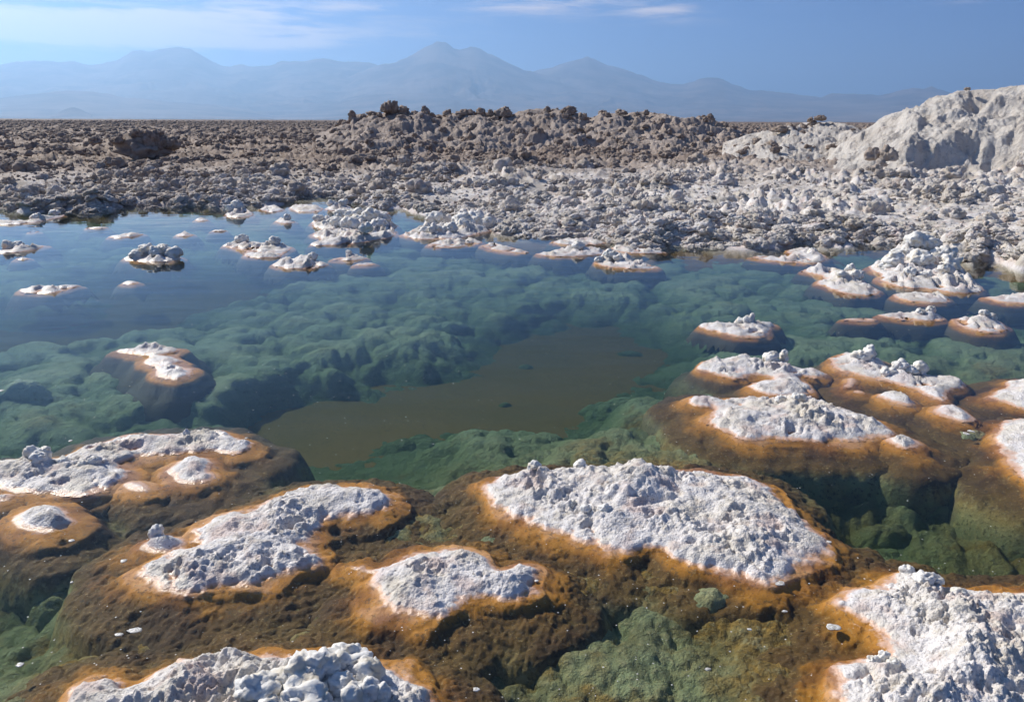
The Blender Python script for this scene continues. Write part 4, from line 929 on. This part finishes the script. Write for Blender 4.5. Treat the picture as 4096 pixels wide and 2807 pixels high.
for i, (lab, v, x, y0, y1, w, r) in enumerate((
    ('brown cap rock at the left of the right hand ridge crest', 'Q', 180, 130, 72, 110, 45.6),
    ('flat cap rock in the middle of the right hand ridge crest', 'Q', 490, 150, 104, 80, 45.6),
    ('brown ledge block right of the flat cap rock', 'Q', 660, 150, 98, 110, 45.6),
    ('small dark tooth where the right hand ridge starts falling', 'Q', 900, 150, 102, 46, 45.6),
    ('square upright pillar of salt near the right end of the ridge', 'Q', 1485, 235, 150, 66, 45.6),
    ('dark crumbling block at the very right end of the ridge', 'Q', 1600, 275, 215, 110, 45.6),
    ('small pale boulder on top of the low tan mound', 'B', 335, 400, 355, 52, 37.6),
    ('bigger brown boulder on top of the low tan mound', 'B', 415, 385, 338, 92, 37.6),
    ('brown boulder at the left foot of the low tan mound', 'B', 60, 500, 440, 130, 36.0),
    ('small pink rock on the crest of the white bank', 'B', 1795, 100, 74, 62, 33.6),
    ('dark sided grey boulder at the foot of the white bank', 'B', 1050, 780, 640, 170, 24.6),
    ('pale boulder left of the dark sided one at the bank foot', 'B', 930, 760, 650, 130, 24.8),
    ('small tan boulder in front of the dark sided one', 'B', 985, 825, 745, 90, 24.0),
    ('dark boulder at the right edge below the white bank', 'B', 2300, 830, 690, 130, 24.4))):
    px, py = src(v, x, y0); a, e = azel(px, py); zb = H + r * math.tan(e); _, e1 = azel(*src(v, x, y1)); zt = H + r * math.tan(e1)
    a2, _ = azel(*src(v, x + w, y0)); s = 0.5 * (a2 - a) * r
    clod(lab, r * math.sin(a), r * math.cos(a), (zb + zt) / 2, s * 0.95, i + 3, i * 2.3, 'boulders on the right hand ridge and banks', stretch=(1, .8, max(0.6, 0.5 * (zt - zb) / s / 0.75)))
# heap of slabs at the left of the field
def on_land(az, r):
    x, y = r * math.sin(az), r * math.cos(az)
    return x, y, float(land_z(np.array([[x]]), np.array([[y]]))[0, 0])
for i, (lab, x, y0, y1, w) in enumerate((
    ('dark slab topping the heap in the left of the salt field', 1290, 240, 170, 150), ('leaning pale slab on the right face of the left heap', 1450, 370, 210, 180),
    ('dark brown block at the right of the left heap', 1580, 370, 240, 170), ('small black topped rock behind the leaning slab', 1480, 230, 185, 90),
    ('rounded grey boulder at the foot of the left heap', 1440, 470, 380, 140), ('grey brown mound of crust forming the left heap', 1340, 440, 270, 330),
    ('dark boulder left of the left heap', 1090, 300, 240, 120), ('brown boulder halfway between left edge and left heap', 890, 300, 240, 120))):
    px, py = src('L', x, y0); a, e = azel(px, py); r = min(60.0, (H - 0.25) / math.tan(max(-e, 0.03)))
    r = 33.0
    zb = H + r * math.tan(e); _, e1 = azel(*src('L', x, y1)); zt = H + r * math.tan(e1); a2, _ = azel(*src('L', x + w, y0)); s = 0.5 * (a2 - a) * r
    clod(lab, r * math.sin(a), r * math.cos(a), (zb + zt) / 2, s, i + 1, i * 1.3, 'boulders of the heap in the left field', stretch=(1, .8, max(0.5, 0.5 * (zt - zb) / s / 0.75)), tilt=0.12 * (i % 3))
# larger clods that can be told apart across the field
rng = np.random.default_rng(11)
cnt = 0; zs_pts = []
FIELD = []
while len(FIELD) < 230:
    a = math.radians(rng.uniform(-33, 33)); rs = float(shore_r(a)); r = rs + 0.8 + (46 - rs) * rng.random() ** 1.4
    if a > 0.30 and 23 < r < 40: continue
    if -0.25 < a < 0.3 and r > 36: continue
    FIELD.append((a, r))
xy = np.array([[r * math.sin(a), r * math.cos(a)] for a, r in FIELD]); zz = land_z(xy[:, :1], xy[:, 1:])[:, 0]
for i, (a, r) in enumerate(FIELD):
    left = a < -0.05
    far = r > 27
    lab = ('brown grey salt clod out in the left half of the crusted field' if left else 'brown grey salt clod in the crusted field before the ridge') if far else ('whitish salt clod near the far shore of the pond, left half' if left else 'whitish salt clod near the far shore of the pond, right half')
    grp = lab.replace('salt clod', 'salt clods')
    s = (0.07 + 0.11 * rng.random() ** 2.5) * (1 + 0.018 * r)
    clod(lab, xy[i, 0], xy[i, 1], zz[i] + 0.12 * s, s, int(rng.integers(10)), rng.random() * 6.28, grp, 'salt_clod')

def scatter(name, label, pts, scl, rot):
    me = raw_pts = bpy.data.meshes.new(name); me.vertices.add(len(pts)); me.vertices.foreach_set('co', np.asarray(pts, np.float32).ravel())
    for nm, typ, arr in (('scl', 'FLOAT_VECTOR', scl), ('rot', 'FLOAT_VECTOR', rot)):
        at = me.attributes.new(nm, typ, 'POINT'); at.data.foreach_set('vector', np.asarray(arr, np.float32).ravel())
    o = link(name, me)
    ng = bpy.data.node_groups.new(name, 'GeometryNodeTree')
    ng.interface.new_socket('Geometry', in_out='INPUT', socket_type='NodeSocketGeometry'); ng.interface.new_socket('Geometry', in_out='OUTPUT', socket_type='NodeSocketGeometry')
    N, Lk = ng.nodes, ng.links
    gi = N.new('NodeGroupInput'); go = N.new('NodeGroupOutput')
    ci = N.new('GeometryNodeCollectionInfo'); ci.inputs['Collection'].default_value = VAR; ci.inputs['Separate Children'].default_value = True; ci.inputs['Reset Children'].default_value = True
    ip = N.new('GeometryNodeInstanceOnPoints'); ip.inputs['Pick Instance'].default_value = True
    rv = N.new('FunctionNodeRandomValue'); rv.data_type = 'INT'; rv.inputs['Min'].default_value = 0; rv.inputs['Max'].default_value = 9
    a1 = N.new('GeometryNodeInputNamedAttribute'); a1.data_type = 'FLOAT_VECTOR'; a1.inputs['Name'].default_value = 'scl'
    a2 = N.new('GeometryNodeInputNamedAttribute'); a2.data_type = 'FLOAT_VECTOR'; a2.inputs['Name'].default_value = 'rot'
    Lk.new(gi.outputs[0], ip.inputs['Points']); Lk.new(ci.outputs[0], ip.inputs['Instance'])
    Lk.new([s for s in rv.outputs if s.type == 'INT'][0], ip.inputs['Instance Index'])
    Lk.new(a1.outputs[0], ip.inputs['Scale']); Lk.new(a2.outputs[0], ip.inputs['Rotation'])
    Lk.new(ip.outputs[0], go.inputs[0])
    md = o.modifiers.new('scatter', 'NODES'); md.node_group = ng
    tag(o, label, None, None, 'stuff'); return o
VAR = bpy.data.collections.new('clod_variants')
for i, m in enumerate(CL):
    VAR.objects.link(bpy.data.objects.new('clod_variant', m))
N = 30000
a = np.radians(rng.uniform(-37, 37, N)); rs = shore_r(a)
r = rs + 0.2 + (rng.random(N) ** 1.5) * (75 - rs)
X, Y = r * np.sin(a), r * np.cos(a)
s = (0.018 + 0.045 * rng.random(N) ** 2.6) * (0.75 + 0.02 * r)
s = s * (0.45 + 1.5 * sm(-0.2, 0.35, fbm2(X / 2.4, Y / 2.4, 3, 301)) ** 1.5)
z = np.zeros(N)
for i in range(0, N, 4000): z[i:i + 4000] = land_z(X[None, i:i + 4000], Y[None, i:i + 4000])[0]
ok = (z > 0.01) & ~((a > 0.24) & (r > 23.5) & (r < 40))
s = np.where(r - rs < 2.0, s * 0.6, s)
pts = np.stack([X, Y, z + 0.1 * s], -1)[ok]; s = s[ok]; n = len(s)
scl = np.stack([s * rng.uniform(.8, 1.3, n), s * rng.uniform(.8, 1.3, n), s * rng.uniform(.7, 1.35, n)], -1)
rot = np.stack([rng.uniform(-.4, .4, n), rng.uniform(-.4, .4, n), rng.uniform(0, 6.28, n)], -1)
scatter('salt_rubble', 'countless small clods of broken salt crust over the flat', pts, scl, rot)
# broken crust along the waterline
n = 5200
a = np.radians(rng.uniform(-36, 36, n)); r = shore_r(a) + rng.uniform(-0.5, 1.3, n)
X, Y = r * np.sin(a), r * np.cos(a); z = land_z(X[None], Y[None])[0]
s = 0.022 + 0.075 * rng.random(n) ** 2.2
ok = z > -0.05
X, Y, z, s = X[ok], Y[ok], z[ok], s[ok]; n = len(s)
scatter('salt_rubble', 'small broken crusts of white salt along the far waterline', np.stack([X, Y, z], -1), np.stack([s * 1.3, s, s * rng.uniform(.5, 1.0, n)], -1), np.stack([rng.uniform(-.4, .4, n), rng.uniform(-.4, .4, n), rng.uniform(0, 6.28, n)], -1))
# far rubble towards the horizon
n = 16000
a = np.radians(rng.uniform(-37, 37, n)); r = 62 * (600 / 62) ** (rng.random(n) ** 0.8)
X, Y = r * np.sin(a), r * np.cos(a); z = land_z(X[None], Y[None], False)[0]
s = rng.uniform(0.12, 0.34, n) * (1 + r / 400)
scatter('salt_rubble', 'far brown rubble of salt crust on the plain', np.stack([X, Y, z], -1), np.stack([s, s, s * rng.uniform(.5, 1.1, n)], -1), np.stack([s * 0, s * 0, rng.uniform(0, 6.28, n)], -1))
# rubble on the ridge
P = []
for o_ in [x for x in bpy.data.objects if x.name.startswith('salt_ridge') or x.name.startswith('salt_mound')]:
    v = np.empty(len(o_.data.vertices) * 3, np.float32); o_.data.vertices.foreach_get('co', v); v = v.reshape(-1, 3)
    v = v[v[:, 2] > 0.25]; P.append(v[rng.choice(len(v), 900 if o_.name.startswith('salt_ridge') else 130)])
P = np.concatenate(P); n = len(P); s = 0.035 + 0.17 * rng.random(n) ** 4
scatter('salt_rubble', 'loose brown clods strewn over the long ridge and low mound', P, np.stack([s, s * .9, s * rng.uniform(.7, 1.4, n)], -1), np.stack([rng.uniform(-.5, .5, n), rng.uniform(-.5, .5, n), rng.uniform(0, 6.28, n)], -1))

# ------------------------------------------------------------------ haze
bm = bmesh.new(); bmesh.ops.create_cube(bm, size=1.0)
for v in bm.verts: v.co = (v.co.x * 150000, v.co.y * 150000, -40 + (v.co.z + 0.5) * 4190)
me = bpy.data.meshes.new('haze'); bm.to_mesh(me); bm.free(); me.materials.append(M_HAZE)
tag(link('haze', me), 'pale blue desert haze filling the air', None, None, 'stuff')
